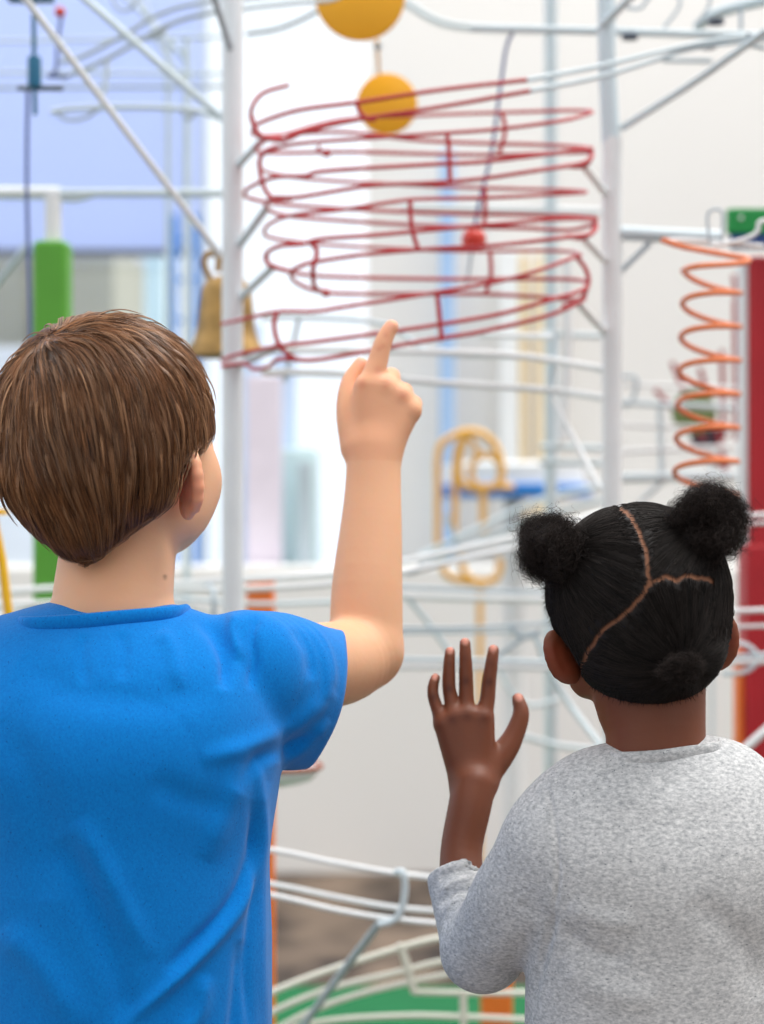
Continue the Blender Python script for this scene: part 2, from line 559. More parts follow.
bd.chain([(357, 446, 1.722, 17), (348, 412, 1.732, 12), (350, 384, 1.744, 9.6), (360.5, 365, 1.752, 7.8)], .007)
bd.chain([(0, 690, 1.5, 46), (-40, 800, 1.5, 40), (-55, 930, 1.5, 36), (-45, 1100, 1.53, 26), (-45, 1130, 1.535, 25)], .012)
for k in range(4):
    bd.chain([(-56 + k * 9, 1140, 1.52 + .012 * k, 12), (-55 + k * 9, 1190, 1.525 + .012 * k, 10), (-50 + k * 9, 1222 + (4, 8, 5, -4)[k], 1.55 + .01 * k, 8)], .006)
bd.chain([(-38, 1130, 1.54, 14), (-22, 1165, 1.56, 10), (-22, 1190, 1.57, 8)], .006)
v, f = bd.mesh(.0021)
q = proj(v)
col = np.tile(np.array(lin((234, 180, 142))), (len(v), 1))
fb = fbm(v, 60, 3)[:, None]
col *= 1 + .03 * fb
hand = ((q[:, 1] < 460) & (q[:, 0] > 330) & (v[:, 1] > 1.6))[:, None]
col = np.where(hand, col * np.array((.99, .93, .92)), col)
tint(col, q, [(362, 384), (386, 384), (378, 370), (403, 396)], lin((206, 122, 96)), 5, .45)
tint(col, q, [(379, 349), (383, 346), (386, 335)], lin((206, 124, 98)), 3, .4)
tint(col, q, [(361, 361), (391, 324)], lin((244, 176, 158)), 5, .5)
ed = np.linalg.norm(v - gB(-.002, .076, -.046), axis=1)
wv = np.exp(-(ed / .026) ** 4)[:, None] * .7
col = col * (1 - wv) + np.array(lin((226, 124, 98))) * wv
L3 = (v - CB) @ AB.T
lips = ((L3[:, 0] > .085) & (np.abs(L3[:, 2] + .065) < .008) & (np.abs(L3[:, 1]) < .02))
col[lips] = lin((196, 110, 100))
tint(col, q, [(165, 577)], lin((120, 70, 50)), 2.0, .8)
link_mesh('body', v, f, M['skin'], boy, col)
for s_ in (-1, 1):
    MB().sphere(gB(.0885, s_ * .028, -.016), .0095, 16).build('eye', paint('eye_%d' % s_, (70, 84, 90), .15), boy)

# hair: a soft volume covered with locks
hd = Field()
hd.ell(P(105, 418, 1.518), (R(104, 1.518), .103, R(101, 1.518)), .03)
hd.ell(P(97, 472, 1.500), (R(89, 1.5), .082, R(79, 1.5)), .03)
hd.ell(P(90, 530, 1.470), (R(32, 1.47), .030, R(32, 1.47)), .02)
def cut_face(p):
    L = (p - CB) @ AB.T
    side = np.maximum(-L[:, 0] + .006 - np.clip(-.035 - L[:, 2], 0, 1) * 1.1, L[:, 2] + .022 - .42 * np.clip(L[:, 0], -.02, .1))  # in front of the ears, below the temples
    brow = np.maximum(-L[:, 0] + .050, L[:, 2] - .030)
    return np.minimum(side, brow)
hd.cut(cut_face, .010)
def cut_ear(p):
    return np.linalg.norm((p - gB(.004, .080, -.046)) / np.array((1, 1, 1.15)), axis=1) - .028
hd.cut(cut_ear, .006)
v, f = hd.mesh(.0026)
nn = vnormals(v, f)
v0, f0, n0 = v.copy(), f, nn
v = v - nn * .0022
WH = P(52, 338, 1.47); WH = WH - hd.grad(WH[None])[0] * hd.eval(WH[None])[0]
def flow_boy(p):
    d = p - WH; r = np.linalg.norm(d, axis=1, keepdims=True) + 1e-6
    o = d / r
    L = p - WH
    down = np.array((.10, 0, -1.0)) * np.clip(.25 + 6 * r, 0, .9)
    swirl = np.cross(np.array((0, -1., 0)), o) * np.clip(.6 - 8 * r, 0, .6)
    wob = np.stack((fbm(p, 55, 11), fbm(p, 55, 12), fbm(p, 55, 13)), 1) * .34
    return o * .9 + down + swirl + wob
def guides(fd, roots, flow, steps, length, lift):
    p = roots.copy(); paths = [p.copy()]; ns = []
    n = len(p); ds = (length / steps)[:, None]
    for i in range(steps):
        g = fd.grad(p); ns.append(g)
        t = flow(p); t = t - g * (t * g).sum(1, keepdims=True); t /= np.linalg.norm(t, axis=1, keepdims=True) + 1e-9
        p = p + t * ds
        s = (i + 1) / steps
        e = fd.eval(p)
        corr = np.clip(lift(s) - e, -.003, .004)
        p = p + fd.grad(p) * corr[:, None]
        paths.append(p.copy())
    ns.append(ns[-1])
    return np.stack(paths, 1), np.stack(ns, 1)
def sample(v, f, n, r=rng, ok=None):
    area = np.linalg.norm(np.cross(v[f[:, 1]] - v[f[:, 0]], v[f[:, 3]] - v[f[:, 0]]), axis=1)
    c = v[f].mean(1)
    if ok is not None: area = area * ok(c)
    i = r.choice(len(f), n, p=area / area.sum())
    a, b = r.random((2, n, 1))
    w = v[f[i]]
    return w[:, 0] * (1 - a) * (1 - b) + w[:, 1] * a * (1 - b) + w[:, 2] * a * b + w[:, 3] * (1 - a) * b
def locks(fd, v, f, flow, ng, per, length, spread, conv, rad, cols, liftmax, steps=9, ok=None, stop=None):
    roots = sample(v, f, ng, ok=ok)
    ln = length * rng.uniform(.6, 1.25, ng)
    top = rng.uniform(.15, 1, ng) * liftmax
    lf = lambda s: -.0012 + (top + .0012) * np.sin(min(1, s * 1.15) * math.pi * .55)
    gp, gn = guides(fd, roots, flow, steps, ln, lf)
    gi = np.repeat(np.arange(ng), per)
    n = len(gi)
    T = np.gradient(gp, axis=1); T /= np.linalg.norm(T, axis=2, keepdims=True) + 1e-9
    B = np.cross(T, gn)
    s = np.linspace(0, 1, steps + 1)[None, :, None]
    u = rng.normal(0, spread, (n, 1, 1)); w = rng.normal(0, spread * .22, (n, 1, 1))
    path = gp[gi] + B[gi] * u * (1 - conv * s) + gn[gi] * w * (1 - conv * s * .6)
    path = path + T[gi] * (rng.normal(0, spread, (n, 1, 1)))
    cg = rng.normal(0, 1, ng)[gi] * .4 + rng.normal(0, 1, n) * .75
    t = np.clip(.5 + cg * .35, 0, 1)[:, None]
    c = np.array(lin(cols[0])) * (1 - t) + np.array(lin(cols[1])) * t
    keep = np.ones(n, bool)
    if stop is not None:
        bad = stop(path.reshape(-1, 3)).reshape(n, steps + 1).any(1)
        keep = ~bad
    return tubes(path[keep], gn[gi][keep], rad * rng.uniform(.6, 1.2, keep.sum()), c[keep])
tv, tf, tcx = locks(hd, v0, f0, flow_boy, 3000, 15, .046, .0026, .35, .00025, ((64, 40, 25), (180, 124, 80)), .0034, 8)
tv2, tf2, tcx2 = locks(hd, v0, f0, flow_boy, 1100, 12, .046, .0017, .80, .00022, ((70, 44, 28), (196, 146, 104)), .0075, 9, ok=lambda c: (c[:, 2] > CB[2] - .03) + .25)
base = np.tile(np.array(lin((84, 56, 37))), (len(v), 1))
V, Fc, Cc = join([(v, f, base), (tv, tf, tcx), (tv2, tf2, tcx2)])
link_mesh('hair', V, Fc, M['hair'], boy, Cc)

# t-shirt
sh = Field()
sh.cap(P(40, 680, 1.5), P(172, 674, 1.5), .042, .042, .02, (1, 1.0, 1))
sh.cap(P(5, 692, 1.5), P(200, 694, 1.5), .052, .052, .02, (1, 1.0, 1))
sh.chain([(84, 690, 1.5, 66), (128, 688, 1.5, 66)], .02, (1, 1.15, 1))
sh.cap(P(108, 765, 1.5), P(108, 1130, 1.5), .134, .136, .04, (1, 1.32, 1))
sh.cap(P(45, 740, 1.5), P(172, 740, 1.5), .078, .078, .05, (1, .95, 1))
sh.chain([(246, 676, 1.50, 66), (272, 686, 1.535, 74), (305, 694, 1.575, 71), (350, 692, 1.63, 58)], .008, (1, 1.3, 1))
sh.chain([(262, 706, 1.53, 62), (318, 712, 1.60, 50)], .015, (1, 1.5, 1))
sh.chain([(-5, 690, 1.5, 60), (-40, 770, 1.5, 56), (-58, 850, 1.5, 54)], .02)
pc = P(341, 684, 1.63)
nc = np.array((.97, .05, -.2)); nc /= np.linalg.norm(nc)
def sleeve_end(p):
    return np.maximum(-((p - pc) @ nc) - 3.2 * (p[:, 2] - pc[2]) ** 2, -(p[:, 0] + .09))
sh.cut(sleeve_end, .003)
nc2 = np.array((-.15, 0, -1.)); nc2 /= np.linalg.norm(nc2); pc2 = P(-58, 850, 1.5)
sh.cut(lambda p: np.maximum(-((p - pc2) @ nc2), p[:, 0] - (P(-28, 600, 1.5)[0])), .003)
sh.chain([(316, 688, 1.60, 50), (360, 690, 1.655, 54)], .004, (1, 1.3, 1), 'sub')
hem = P(0, 1180, 1.5)[2]
sh.cut(lambda p: p[:, 2] - hem, .004)
v, f = sh.mesh(.0024, 3)
v = sculpt(v, f, [
    ([(268, 782), (258, 850), (238, 905), (190, 965), (120, 1030)], 6, 7),
    ([(262, 800), (246, 868), (222, 915), (165, 972)], -5, 7),
    ([(258, 760), (262, 850), (262, 960), (268, 1040)], 4, 5),
    ([(252, 800), (253, 880), (247, 960), (250, 1040)], -4, 5),
    ([(240, 940), (236, 1000), (232, 1040)], -4, 6),
    ([(205, 975), (200, 1010), (180, 1040)], 4, 9),
    ([(196, 616), (214, 634), (226, 660), (224, 690)], -6, 7),
    ([(236, 612), (232, 632), (240, 660)], 4, 6),
    ([(262, 610), (252, 632), (254, 660), (250, 690)], -3.5, 5),
    ([(305, 622), (322, 640), (330, 670), (326, 700)], 3.5, 6),
    ([(292, 628), (308, 650), (312, 680)], -3, 6),
    ([(334, 690), (300, 720), (250, 745), (200, 760)], 4.5, 9),
    ([(322, 735), (290, 748), (255, 762), (235, 790)], -5, 9),
    ([(255, 755), (230, 800), (205, 860)], 4, 12),
    ([(330, 720), (300, 752), (262, 766)], 3, 6),
    ([(20, 660), (70, 690), (150, 700), (220, 690)], -2.5, 18),
    ([(60, 840), (90, 900), (120, 980), (125, 1030)], -4, 13),
    ([(78, 820), (110, 880), (150, 960)], 3.5, 12),
    ([(0, 720), (40, 800), (50, 900)], -3, 20),
    ([(0, 930), (40, 965), (80, 1030)], 4, 16),
    ([(120, 632), (124, 650), (122, 680)], -2.0, 6),
    ([(84, 634), (82, 655), (86, 685)], -2.0, 6),
    ([(160, 630), (172, 650), (180, 690)], 2.5, 8),
    ([(150, 780), (190, 800), (240, 810)], -2, 14),
])
n_ = vnormals(v, f)
v = v + n_ * (fbm(v, 26, 5) * .0016 + fbm(v * np.array((1, 1, .5)), 70, 6) * .0005)[:, None]
tee = link_mesh('t_shirt', v, f, M['tee'], boy)
# ribbed collar band
def band(pts, hgt, thk):
    m = len(pts); V = []; Fq = []
    for i, p in enumerate(pts):
        a = pts[(i - 1) % m]; b = pts[(i + 1) % m]; t = b - a; t /= np.linalg.norm(t)
        up = np.array((0, 0, 1.)) - t * t[2]; up /= np.linalg.norm(up); o = np.cross(t, up)
        for k in range(10):
            g = 2 * math.pi * k / 10
            V.append(p + up * hgt * .5 * math.cos(g) + o * thk * .5 * math.sin(g))
    for i in range(m):
        j = (i + 1) % m
        for k in range(10):
            l = (k + 1) % 10
            Fq.append((i * 10 + k, i * 10 + l, j * 10 + l, j * 10 + k))
    return np.array(V), np.array(Fq)
def collar_ring(fields, c, rx, ry, tilt, front, n=64, off=.0012):
    """horizontal marches out of the neck until both cloth and skin are left behind"""
    out = []
    for k in range(n):
        a = 2 * math.pi * k / n
        x = math.cos(a); y = math.sin(a)
        lim = 1 / math.sqrt((x / rx) ** 2 + (y / ry) ** 2)
        o = c + np.array((0, 0, tilt * x - (front * y if y > 0 else 0)))
        rs = np.linspace(.02, lim, 90)
        pts = o + rs[:, None] * np.array((x, y, 0))
        e = np.min([fd.eval(pts) for fd in fields], 0)
        ins = np.where(e < off)[0]
        out.append(pts[ins[-1] if len(ins) else 0])
    r = np.array(out)
    for _ in range(6): r = (np.roll(r, 1, 0) + 2 * r + np.roll(r, -1, 0)) / 4
    return list(r)
ring = collar_ring((sh, bd), P(106, 616, 1.503), .069, .12, .005, .03, off=.0034)
bv, bf = band(ring, .0125, .0055)
link_mesh('collar', bv, bf, M['tee'], tee)

def legs(cx, top, w, parent, h0):
    lg = Field()
    c0 = P(cx, 1000, 1.5)[0]
    lg.cap((c0 - w * .45, 1.5, top), (c0 + w * .45, 1.5, top), w * .62, w * .62, .03)
    for s_ in (-1, 1):
        lg.cap((c0 + s_ * w * .52, 1.5, top - .03), (c0 + s_ * w * .62, 1.49, top * .5), w * .55, w * .42, .02)
        lg.cap((c0 + s_ * w * .62, 1.49, top * .5), (c0 + s_ * w * .68, 1.5, .085), w * .42, w * .34, .02)
    lg.cut(lambda p: p[:, 2] - .075, .004)
    v, f = lg.mesh(.006, 3)
    link_mesh('trousers', v, f, M['jean'], parent)
    for s_ in (-1, 1):
        sf = Field(); x = c0 + s_ * w * .68
        sf.cap((x, 1.485, .045), (x + s_ * .012, 1.60, .034), .036, .033, .02)
        sf.cap((x, 1.49, .05), (x, 1.495, .10), .036, .034, .02)
        sf.cut(lambda p: p[:, 2] - .012, .003)
        v, f = sf.mesh(.004)
        so = link_mesh('shoe', v, f, M['shoe'], parent)
        sb = Field(); sb.cap((x, 1.485, .012), (x + s_ * .012, 1.60, .012), .040, .037, .01, (1, 1, 2.2))
        sb.cut(lambda p: p[:, 2] - .0, .002)
        v, f = sb.mesh(.004)
        link_mesh('sole', v, f, M['sole'], so)
legs(108, .60, .115, boy, 0)
#@@GIRL
# ------------------------------------------------------------------ the girl
girl = thing('person', 'girl with black hair in three puffs and grey sweater, back turned, hand raised', 'person', (P(655, 600, 1.5)[0], 1.5, 0))
AG = frame3(-9, 5, 8)
CG = P(640, 602, 1.515)
gd = Field()
gG = head_parts(gd, CG, AG, .90)
gd.chain([(656, 770, 1.50, 50), (655, 728, 1.505, 50), (649, 692, 1.515, 56), (645, 640, 1.52, 60)], .012)
ear(gd, P(563, 657, 1.50), AG, -1, .0195, .0115, .35)
ear(gd, P(720, 641, 1.50), AG, 1, .0195, .011, .1)
gd.cap(P(600, 822, 1.5), P(715, 817, 1.5), .034, .034, .02)
gd.cap(P(655, 930, 1.5), P(655, 1150, 1.5), .088, .085, .03, (1, 1.4, 1))
gd.chain([(552, 835, 1.49, 38), (515, 895, 1.525, 36), (480, 950, 1.57, 32), (466, 900, 1.60, 25), (461, 855, 1.625, 21), (469, 810, 1.64, 21.5), (474, 786, 1.65, 22)], .006)
YG = 1.665
for (x, y, r, wx) in ((443, 724, 9.5, 462), (454.5, 718, 10.5, 469), (467, 716, 11, 475), (483, 719, 11.5, 484)):
    gd.chain([(wx, 783, 1.655, 12), (x, y, YG, r)], .009)
gd.chain([(443, 724, YG, 9.2), (438, 711, YG + .004, 6.6), (433, 695, YG + .008, 5.9), (433.5, 684, YG + .011, 5.4), (435.5, 678, YG + .014, 4.8)], .003)
gd.chain([(454, 718, YG, 9.5), (451.5, 703, YG + .004, 7.2), (449, 687, YG + .007, 6.8), (449, 667, YG + .009, 6.2), (450, 652, YG + .012, 5.3)], .003)
gd.chain([(467, 716, YG, 10), (466.5, 700, YG + .004, 7.6), (466, 679, YG + .007, 7.2), (465.5, 658, YG + .009, 6.4), (465, 643, YG + .012, 5.5)], .003)
gd.chain([(482, 719, YG, 10), (487, 702, YG + .004, 7.9), (489, 682, YG + .007, 7.3), (491.5, 664, YG + .009, 6.5), (493.5, 650, YG + .012, 5.6)], .003)
gd.chain([(486, 776, 1.66, 14), (504, 752, 1.67, 12.5), (514, 735, 1.675, 10.2), (521, 714, 1.680, 8.4), (518, 699, 1.685, 6.2)], .007)
gd.chain([(748, 835, 1.5, 38), (800, 930, 1.5, 34), (808, 1030, 1.52, 30), (800, 1130, 1.56, 23)], .012)
for k in range(4):
    gd.chain([(790 + k * 7, 1140, 1.55 + .008 * k, 10), (792 + k * 7, 1178, 1.56 + .008 * k, 8.5), (793 + k * 7, 1204 + (0, 4, 2, -5)[k], 1.58, 6.5)], .005)
gd.chain([(782, 1136, 1.57, 11), (774, 1162, 1.59, 8.5), (776, 1182, 1.60, 6.5)], .005)
v, f = gd.mesh(.0019)
q = proj(v)
base = np.array(lin((120, 68, 45)))
col = np.tile(base, (len(v), 1)) * (1 + .05 * fbm(v, 60, 4)[:, None])
onhand = (q[:, 1] < 800) & (q[:, 0] < 535) & (v[:, 1] > 1.6)
hc = col.copy()
tint(hc, q, [(466, 681), (489, 682), (449.5, 689), (434, 697)], lin((70, 34, 24)), 4.5, .65)
tint(hc, q, [(485, 718), (467, 716), (453, 719)], lin((84, 40, 28)), 6, .5)
tint(hc, q, [(465.5, 657), (491.5, 663), (449, 664)], lin((86, 44, 32)), 3.5, .4)
nails = [(465, 640.5, 4.4, 5.2), (493.2, 648, 4.4, 5.2), (450, 650, 4.2, 4.8), (435.2, 676.5, 3.6, 4.4), (518.5, 697, 4.8, 5)]
nrm = vnormals(v, f)
for x, y, a, b in nails:
    d = ((q[:, 0] - x) / a) ** 2 + ((q[:, 1] - y) / b) ** 2
    w = (np.clip(1.25 - d, 0, 1) * (nrm[:, 1] < -.1))[:, None]
    hc = hc * (1 - w) + np.array(lin((212, 150, 132))) * w
col[onhand] = hc[onhand]
tint(col, q, [(556, 652), (564, 668), (728, 640)], lin((150, 62, 38)), 13, .55)
LG = (v - CG) @ AG.T
lips = ((LG[:, 0] > .08) & (np.abs(LG[:, 2] + .062) < .008) & (np.abs(LG[:, 1]) < .02))
col[lips] = lin((130, 66, 60))
link_mesh('body', v, f, M['skin'], girl, col)
for s_ in (-1, 1):
    MB().sphere(gG(.0885, s_ * .028, -.016), .0092, 16).build('eye', paint('dark_eye_%d' % s_, (40, 26, 20), .15), girl)

gh = Field()
gh.ell(P(638, 594, 1.515), (R(91, 1.515), .097, R(91, 1.515)), .02)
gh.ell(P(649, 640, 1.497), (R(76, 1.497), .075, R(64, 1.497)), .02)
def cut_face_g(p):
    L = (p - CG) @ AG.T
    side = np.maximum(-L[:, 0] + .012, L[:, 2] + .010)
    brow = np.maximum(-L[:, 0] + .052, L[:, 2] - .036)
    return np.minimum(side, brow)
gh.cut(cut_face_g, .008)
for ec, rr in ((P(563, 660, 1.50), .021), (P(727, 642, 1.50), .020)):
    gh.cut(lambda p, ec=ec, rr=rr: np.linalg.norm(p - ec, axis=1) - rr, .005)
PART_A = [(604, 488), (616, 503), (628, 513), (638, 528), (645, 545), (648, 562), (649, 584)]
PART_B = [(649, 584), (640, 598), (622, 616), (602, 632), (588, 650), (578, 672)]
PART_C = [(649, 584), (660, 579), (668, 577), (676, 580), (684, 577), (700, 577), (710, 579), (713, 582)]
zig = lambda line, s: [(x + rng.uniform(-s, s), y + rng.uniform(-s, s)) for x, y in [tuple(w) for w in cr([np.array(p, float) for p in line], 4)]]
PA, PB, PC_ = zig(PART_A, 1.3), zig(PART_B, 1.0), zig(PART_C, 1.2)
def part_dist(p):
    qq = proj(p)
    d = np.minimum(np.minimum(seg_dist(qq, PA)[0], seg_dist(qq, PB)[0]), seg_dist(qq, PC_)[0])
    return np.where(p[:, 1] < 1.55, d, 99)
def section(p):
    """0 = to the left puff, 1 = to the right puff, 2 = to the low bun"""
    qq = proj(p)
    bx = np.array([w[0] for w in sorted(PART_B[::-1] + PART_C)]); by = np.array([w[1] for w in sorted(PART_B[::-1] + PART_C)])
    low = (qq[:, 1] > np.interp(qq[:, 0], bx, by, left=720, right=640)) & (p[:, 1] < 1.56)
    ay = np.array([w[1] for w in PART_A]); axx = np.array([w[0] for w in PART_A])
    left = qq[:, 0] < np.interp(qq[:, 1], ay, axx)
    return np.where(low, 2, np.where(left, 0, 1))
PUFF = [P(562, 552, 1.485), P(702, 530, 1.475), P(683, 668, 1.425)]
for i in range(3):
    PUFF[i] = PUFF[i] - gh.grad(PUFF[i][None])[0] * gh.eval(PUFF[i][None])[0]
def flow_girl(p):
    s = section(p)
    tgt = np.stack(PUFF)[s]
    return (tgt - p) / (np.linalg.norm(tgt - p, axis=1, keepdims=True) + 1e-6) + np.stack((fbm(p, 90, 21), fbm(p, 90, 22), fbm(p, 90, 23)), 1) * .05
v, f = gh.mesh(.0016)
n0 = vnormals(v, f)
dd = part_dist(v)
v0 = v.copy()
v = v - n0 * (.0008 + .0016 * np.exp(-(dd / 3.0) ** 2))[:, None]
dark = np.array(lin((26, 22, 21))); scalp = np.array(lin((132, 88, 64)))
w = np.exp(-(dd / 2.0) ** 4)[:, None]
bcol = dark * (1 - w) + scalp * w
stopf = lambda p: part_dist(p) < 1.7
def stop_girl(p): return part_dist(p) < 1.3
parts = [(v, f, bcol)]
okg = lambda c: (c[:, 1] < 1.60).astype(float) + .25
a_ = locks(gh, v0, f, flow_girl, 6500, 8, .034, .0016, .35, .00026, ((14, 12, 11), (50, 43, 40)), .0010, 8, okg, stop_girl)
parts.append(a_)
# short loose hairs below the hairline and at the left temple
rt_ = sample(v0, f, 1500, ok=lambda c: ((proj(c)[:, 1] > 684) | (proj(c)[:, 0] < 556)).astype(float) * (c[:, 1] < 1.54))
nr_ = gh.grad(rt_)
dr = np.array((0, -.05, -1.0)) * .8 + nr_ * np.where(proj(rt_)[:, 1:2] > 684, .15, .9) + rng.normal(0, .35, rt_.shape)
dr /= np.linalg.norm(dr, axis=1, keepdims=True)
tt = np.linspace(0, 1, 4)[None, :, None]
pth = rt_[:, None] - nr_[:, None] * .001 + dr[:, None] * tt * rng.uniform(.003, .008, (len(rt_), 1, 1))
parts.append(tubes(pth, np.repeat(nr_[:, None], 4, 1), np.full(len(rt_), .0002), np.tile(dark * .8, (len(rt_), 1))))
V, Fc, Cc = join(parts)
hair_g = link_mesh('hair', V, Fc, M['coil'], girl, Cc)

def puff(name, c, r, out, n, seed, length, squash=(1, 1, 1), curl=.0035, core=.62, parent=girl, bias=.35):
    """round tuft of kinked strands around a dense core"""
    r_ = np.random.default_rng(seed)
    sq = np.array(squash)
    d = r_.normal(size=(n, 3)); d /= np.linalg.norm(d, axis=1, keepdims=True)
    d = d + np.array(out) * bias; d /= np.linalg.norm(d, axis=1, keepdims=True)
    m = 12; s = np.linspace(0, 1, m)
    lump = 1 + .22 * fbm(d * 1.0, 4.2, seed, 4)
    ln = r * lump * r_.uniform(.60, 1.16, n) * (1 + .22 * (r_.random(n) < .06))
    side = np.cross(d, r_.normal(size=(n, 3))); side /= np.linalg.norm(side, axis=1, keepdims=True); sid2 = np.cross(d, side)
    ph = r_.uniform(0, 6.28, (n, 1)); fr = r_.uniform(2.0, 4.5, (n, 1))
    am = curl * r_.uniform(.5, 1.4, (n, 1)) * s[None] ** .4
    path = (d[:, None] * (ln[:, None] * (.35 + .65 * s[None]))[:, :, None]
            + side[:, None] * (am * np.cos(ph + fr * 6.28 * s[None]))[:, :, None]
            + sid2[:, None] * (am * np.sin(ph + fr * 6.28 * s[None]))[:, :, None]) * sq + np.asarray(c)
    t = r_.random((n, 1))
    cc = np.array(lin((20, 16, 15))) * (1 - t) + np.array(lin((62, 52, 48))) * t
    tb = tubes(path, np.repeat(side[:, None], m, 1), .00024 * r_.uniform(.7, 1.3, n), cc)
    cf = Field(); cf.ell(np.asarray(c) + np.array(out) / np.linalg.norm(out) * r * bias * .42, sq * r * core, .004)
    cv, cfc = cf.mesh(.003)
    nb = vnormals(cv, cfc); cv = cv + nb * (fbm(cv, 130, seed) * .0025)[:, None]
    V, Fq, Q = join([(cv, cfc, np.tile(np.array(lin((22, 18, 17))), (len(cv), 1))), tb])
    return link_mesh(name, V, Fq, M['coil'], parent, Q)
o1 = puff('hair_puff', P(556, 548, 1.475), .0300, (-.9, -.2, .15), 7500, 5, .02, (1.0, 1, 1.0), core=.50, curl=.0045, bias=.75)
o2 = puff('hair_puff', P(706, 524, 1.465), .0325, (.5, -.2, .5), 11000, 6, .02, (1.0, 1, 1.0), core=.56, curl=.0045, bias=.45)
o3 = puff('hair_bun', P(681, 668, 1.412), .0135, (0, -.5, -.2), 2600, 8, .02, (1.3, .9, .9), curl=.0022, core=.6)

# sweater
sw = Field()
sw.cap(P(596, 802, 1.5), P(724, 794, 1.5), .043, .043, .02)
sw.chain([(630, 800, 1.5, 54), (692, 794, 1.5, 56)], .02, (1, .84, 1))
sw.cap(P(562, 842, 1.5), P(745, 836, 1.5), .046, .046, .03)
sw.cap(P(655, 900, 1.5), P(655, 1130, 1.5), .107, .109, .03, (1, 1.3, 1))
sw.cap(P(610, 860, 1.5), P(700, 860, 1.5), .068, .068, .04)
sw.chain([(556, 846, 1.49, 50), (520, 900, 1.515, 50), (483, 950, 1.555, 41)], .012)
sw.chain([(481, 950, 1.56, 40), (464, 898, 1.60, 34), (457, 876, 1.612, 31), (458, 850, 1.625, 30)], .010)
sw.chain([(755, 846, 1.5, 48), (806, 930, 1.5, 46), (812, 1030, 1.52, 42), (803, 1120, 1.555, 34)], .015)
pcg = P(457, 868, 1.615)
ncg = P(463, 845, 1.628) - P(468, 905, 1.60); ncg = ncg + np.array((-.012, 0, 0)); ncg /= np.linalg.norm(ncg)
sw.cut(lambda p: np.maximum(np.maximum(-((p - pcg) @ ncg), -(p[:, 1] - 1.555)), p[:, 0] - P(515, 800, 1.58)[0]), .003)
sw.chain([(461, 885, 1.605, 25), (463, 848, 1.627, 27)], .003, (1, 1, 1), 'sub')
hemg = P(0, 1170, 1.5)[2]
sw.cut(lambda p: p[:, 2] - hemg, .004)
v, f = sw.mesh(.0022, 3)
v = sculpt(v, f, [
    ([(543, 778), (550, 800), (556, 840), (558, 880), (553, 918)], -2.2, 2.6),
    ([(556, 912), (545, 950), (530, 1000), (525, 1040)], -5, 5),
    ([(570, 905), (600, 920), (640, 925)], 2.5, 10),
    ([(560, 925), (590, 950), (630, 960)], -3, 9),
    ([(560, 960), (600, 990), (660, 1000)], 2.5, 14),
    ([(438, 880), (450, 872), (470, 868), (486, 872)], -2.6, 2.6),
    ([(440, 892), (455, 882), (480, 878)], 2.2, 3),
    ([(436, 905), (452, 892), (476, 888)], -3, 3),
    ([(438, 918), (454, 902), (472, 900)], 2, 4),
    ([(520, 900), (545, 915), (552, 930)], -2, 8),
    ([(480, 960), (510, 940), (540, 900)], 2, 14),
    ([(600, 790), (660, 800), (740, 790)], 1.5, 18),
    ([(690, 900), (740, 940), (764, 1000)], -3, 16),
])
n_ = vnormals(v, f)
v = v + n_ * (fbm(v, 30, 9) * .0012)[:, None]
swo = link_mesh('sweater', v, f, M['sweater'], girl)
ring = collar_ring((sw, gd), P(661, 748, 1.503), .047, .1, .005, .024, off=.0018)
bv, bf = band(ring, .0105, .0045)
link_mesh('collar', bv, bf, M['sweater'], swo)
legs(655, .52, .10, girl, 0)
#@@BACK
# ------------------------------------------------------------------ room
def struct(o, label=None):
    o['kind'] = 'structure'
    if label: o['label'] = label
    return o
WY = 6.0
xs = P(367, 0, WY)[0]
struct(MB().box((-9, -3.5, -.12), (6, WY + .2, 0)).build('floor', M['floor'], smooth=False), 'brown mottled stone floor')
struct(MB().box((xs, WY, 0), (6, WY + .2, 4.6)).build('wall_back', M['wall'], smooth=False), 'off-white plain wall behind the sculpture')
struct(MB().box((6, -3.5, 0), (6.2, WY + .2, 4.6)).build('wall_right', M['wall'], smooth=False))
struct(MB().box((xs, WY - .012, 0), (6, WY, .09), .003).build('baseboard_back', paint('skirting_paint', (206, 204, 200), .6), smooth=False))
wl = struct(MB().box((-9, WY, 0), (xs, WY + .2, .42)).build('trim_1', paint('sill_wall_paint', (222, 222, 222), .8), smooth=False))
struct(MB().box((-8.9, 5.55, 0), (5.9, 5.68, P(0, 566, 5.55)[2]), .01).build('wall_low', paint('low_wall_paint', (250, 249, 246), .9, .01, 1.3), smooth=False), 'low off-white wall running along under glazing and strips')
# glazing on the left
win = thing('window_1', 'tall bright glazed front left of the off-white wall', 'window', (-3, WY, .42))
win['kind'] = 'structure'
fb_ = MB()
xw = P(200, 0, WY)[0]
for x in (xw, -2.2, -4.2, -6.4, -8.9):
    fb_.box((x - .022, WY + .02, .42), (x + .022, WY + .09, 4.5))
fb_.box((-9, WY + .02, .42), (xs, WY + .09, .47)); fb_.box((-9, WY + .02, 4.45), (xs, WY + .09, 4.5))
fb_.build('window_frame', M['frame'], win, False)
gm, N, L, b = newmat('clear_glass')
N.remove(b)
tr = N.new('ShaderNodeBsdfTransparent'); gl = N.new('ShaderNodeBsdfGlossy'); gl.inputs['Roughness'].default_value = .02
mx = N.new('ShaderNodeMixShader'); mx.inputs[0].default_value = .06
tr.inputs['Color'].default_value = (.97, .99, 1, 1)
L.new(tr.outputs[0], mx.inputs[1]); L.new(gl.outputs[0], mx.inputs[2]); L.new(mx.outputs[0], N['Material Output'].inputs['Surface'])
MB().box((-8.95, WY + .05, .46), (xs - .02, WY + .056, 4.46)).build('pane', gm, win, False)
bm_, N, L, b = newmat('pale_blue_blind')
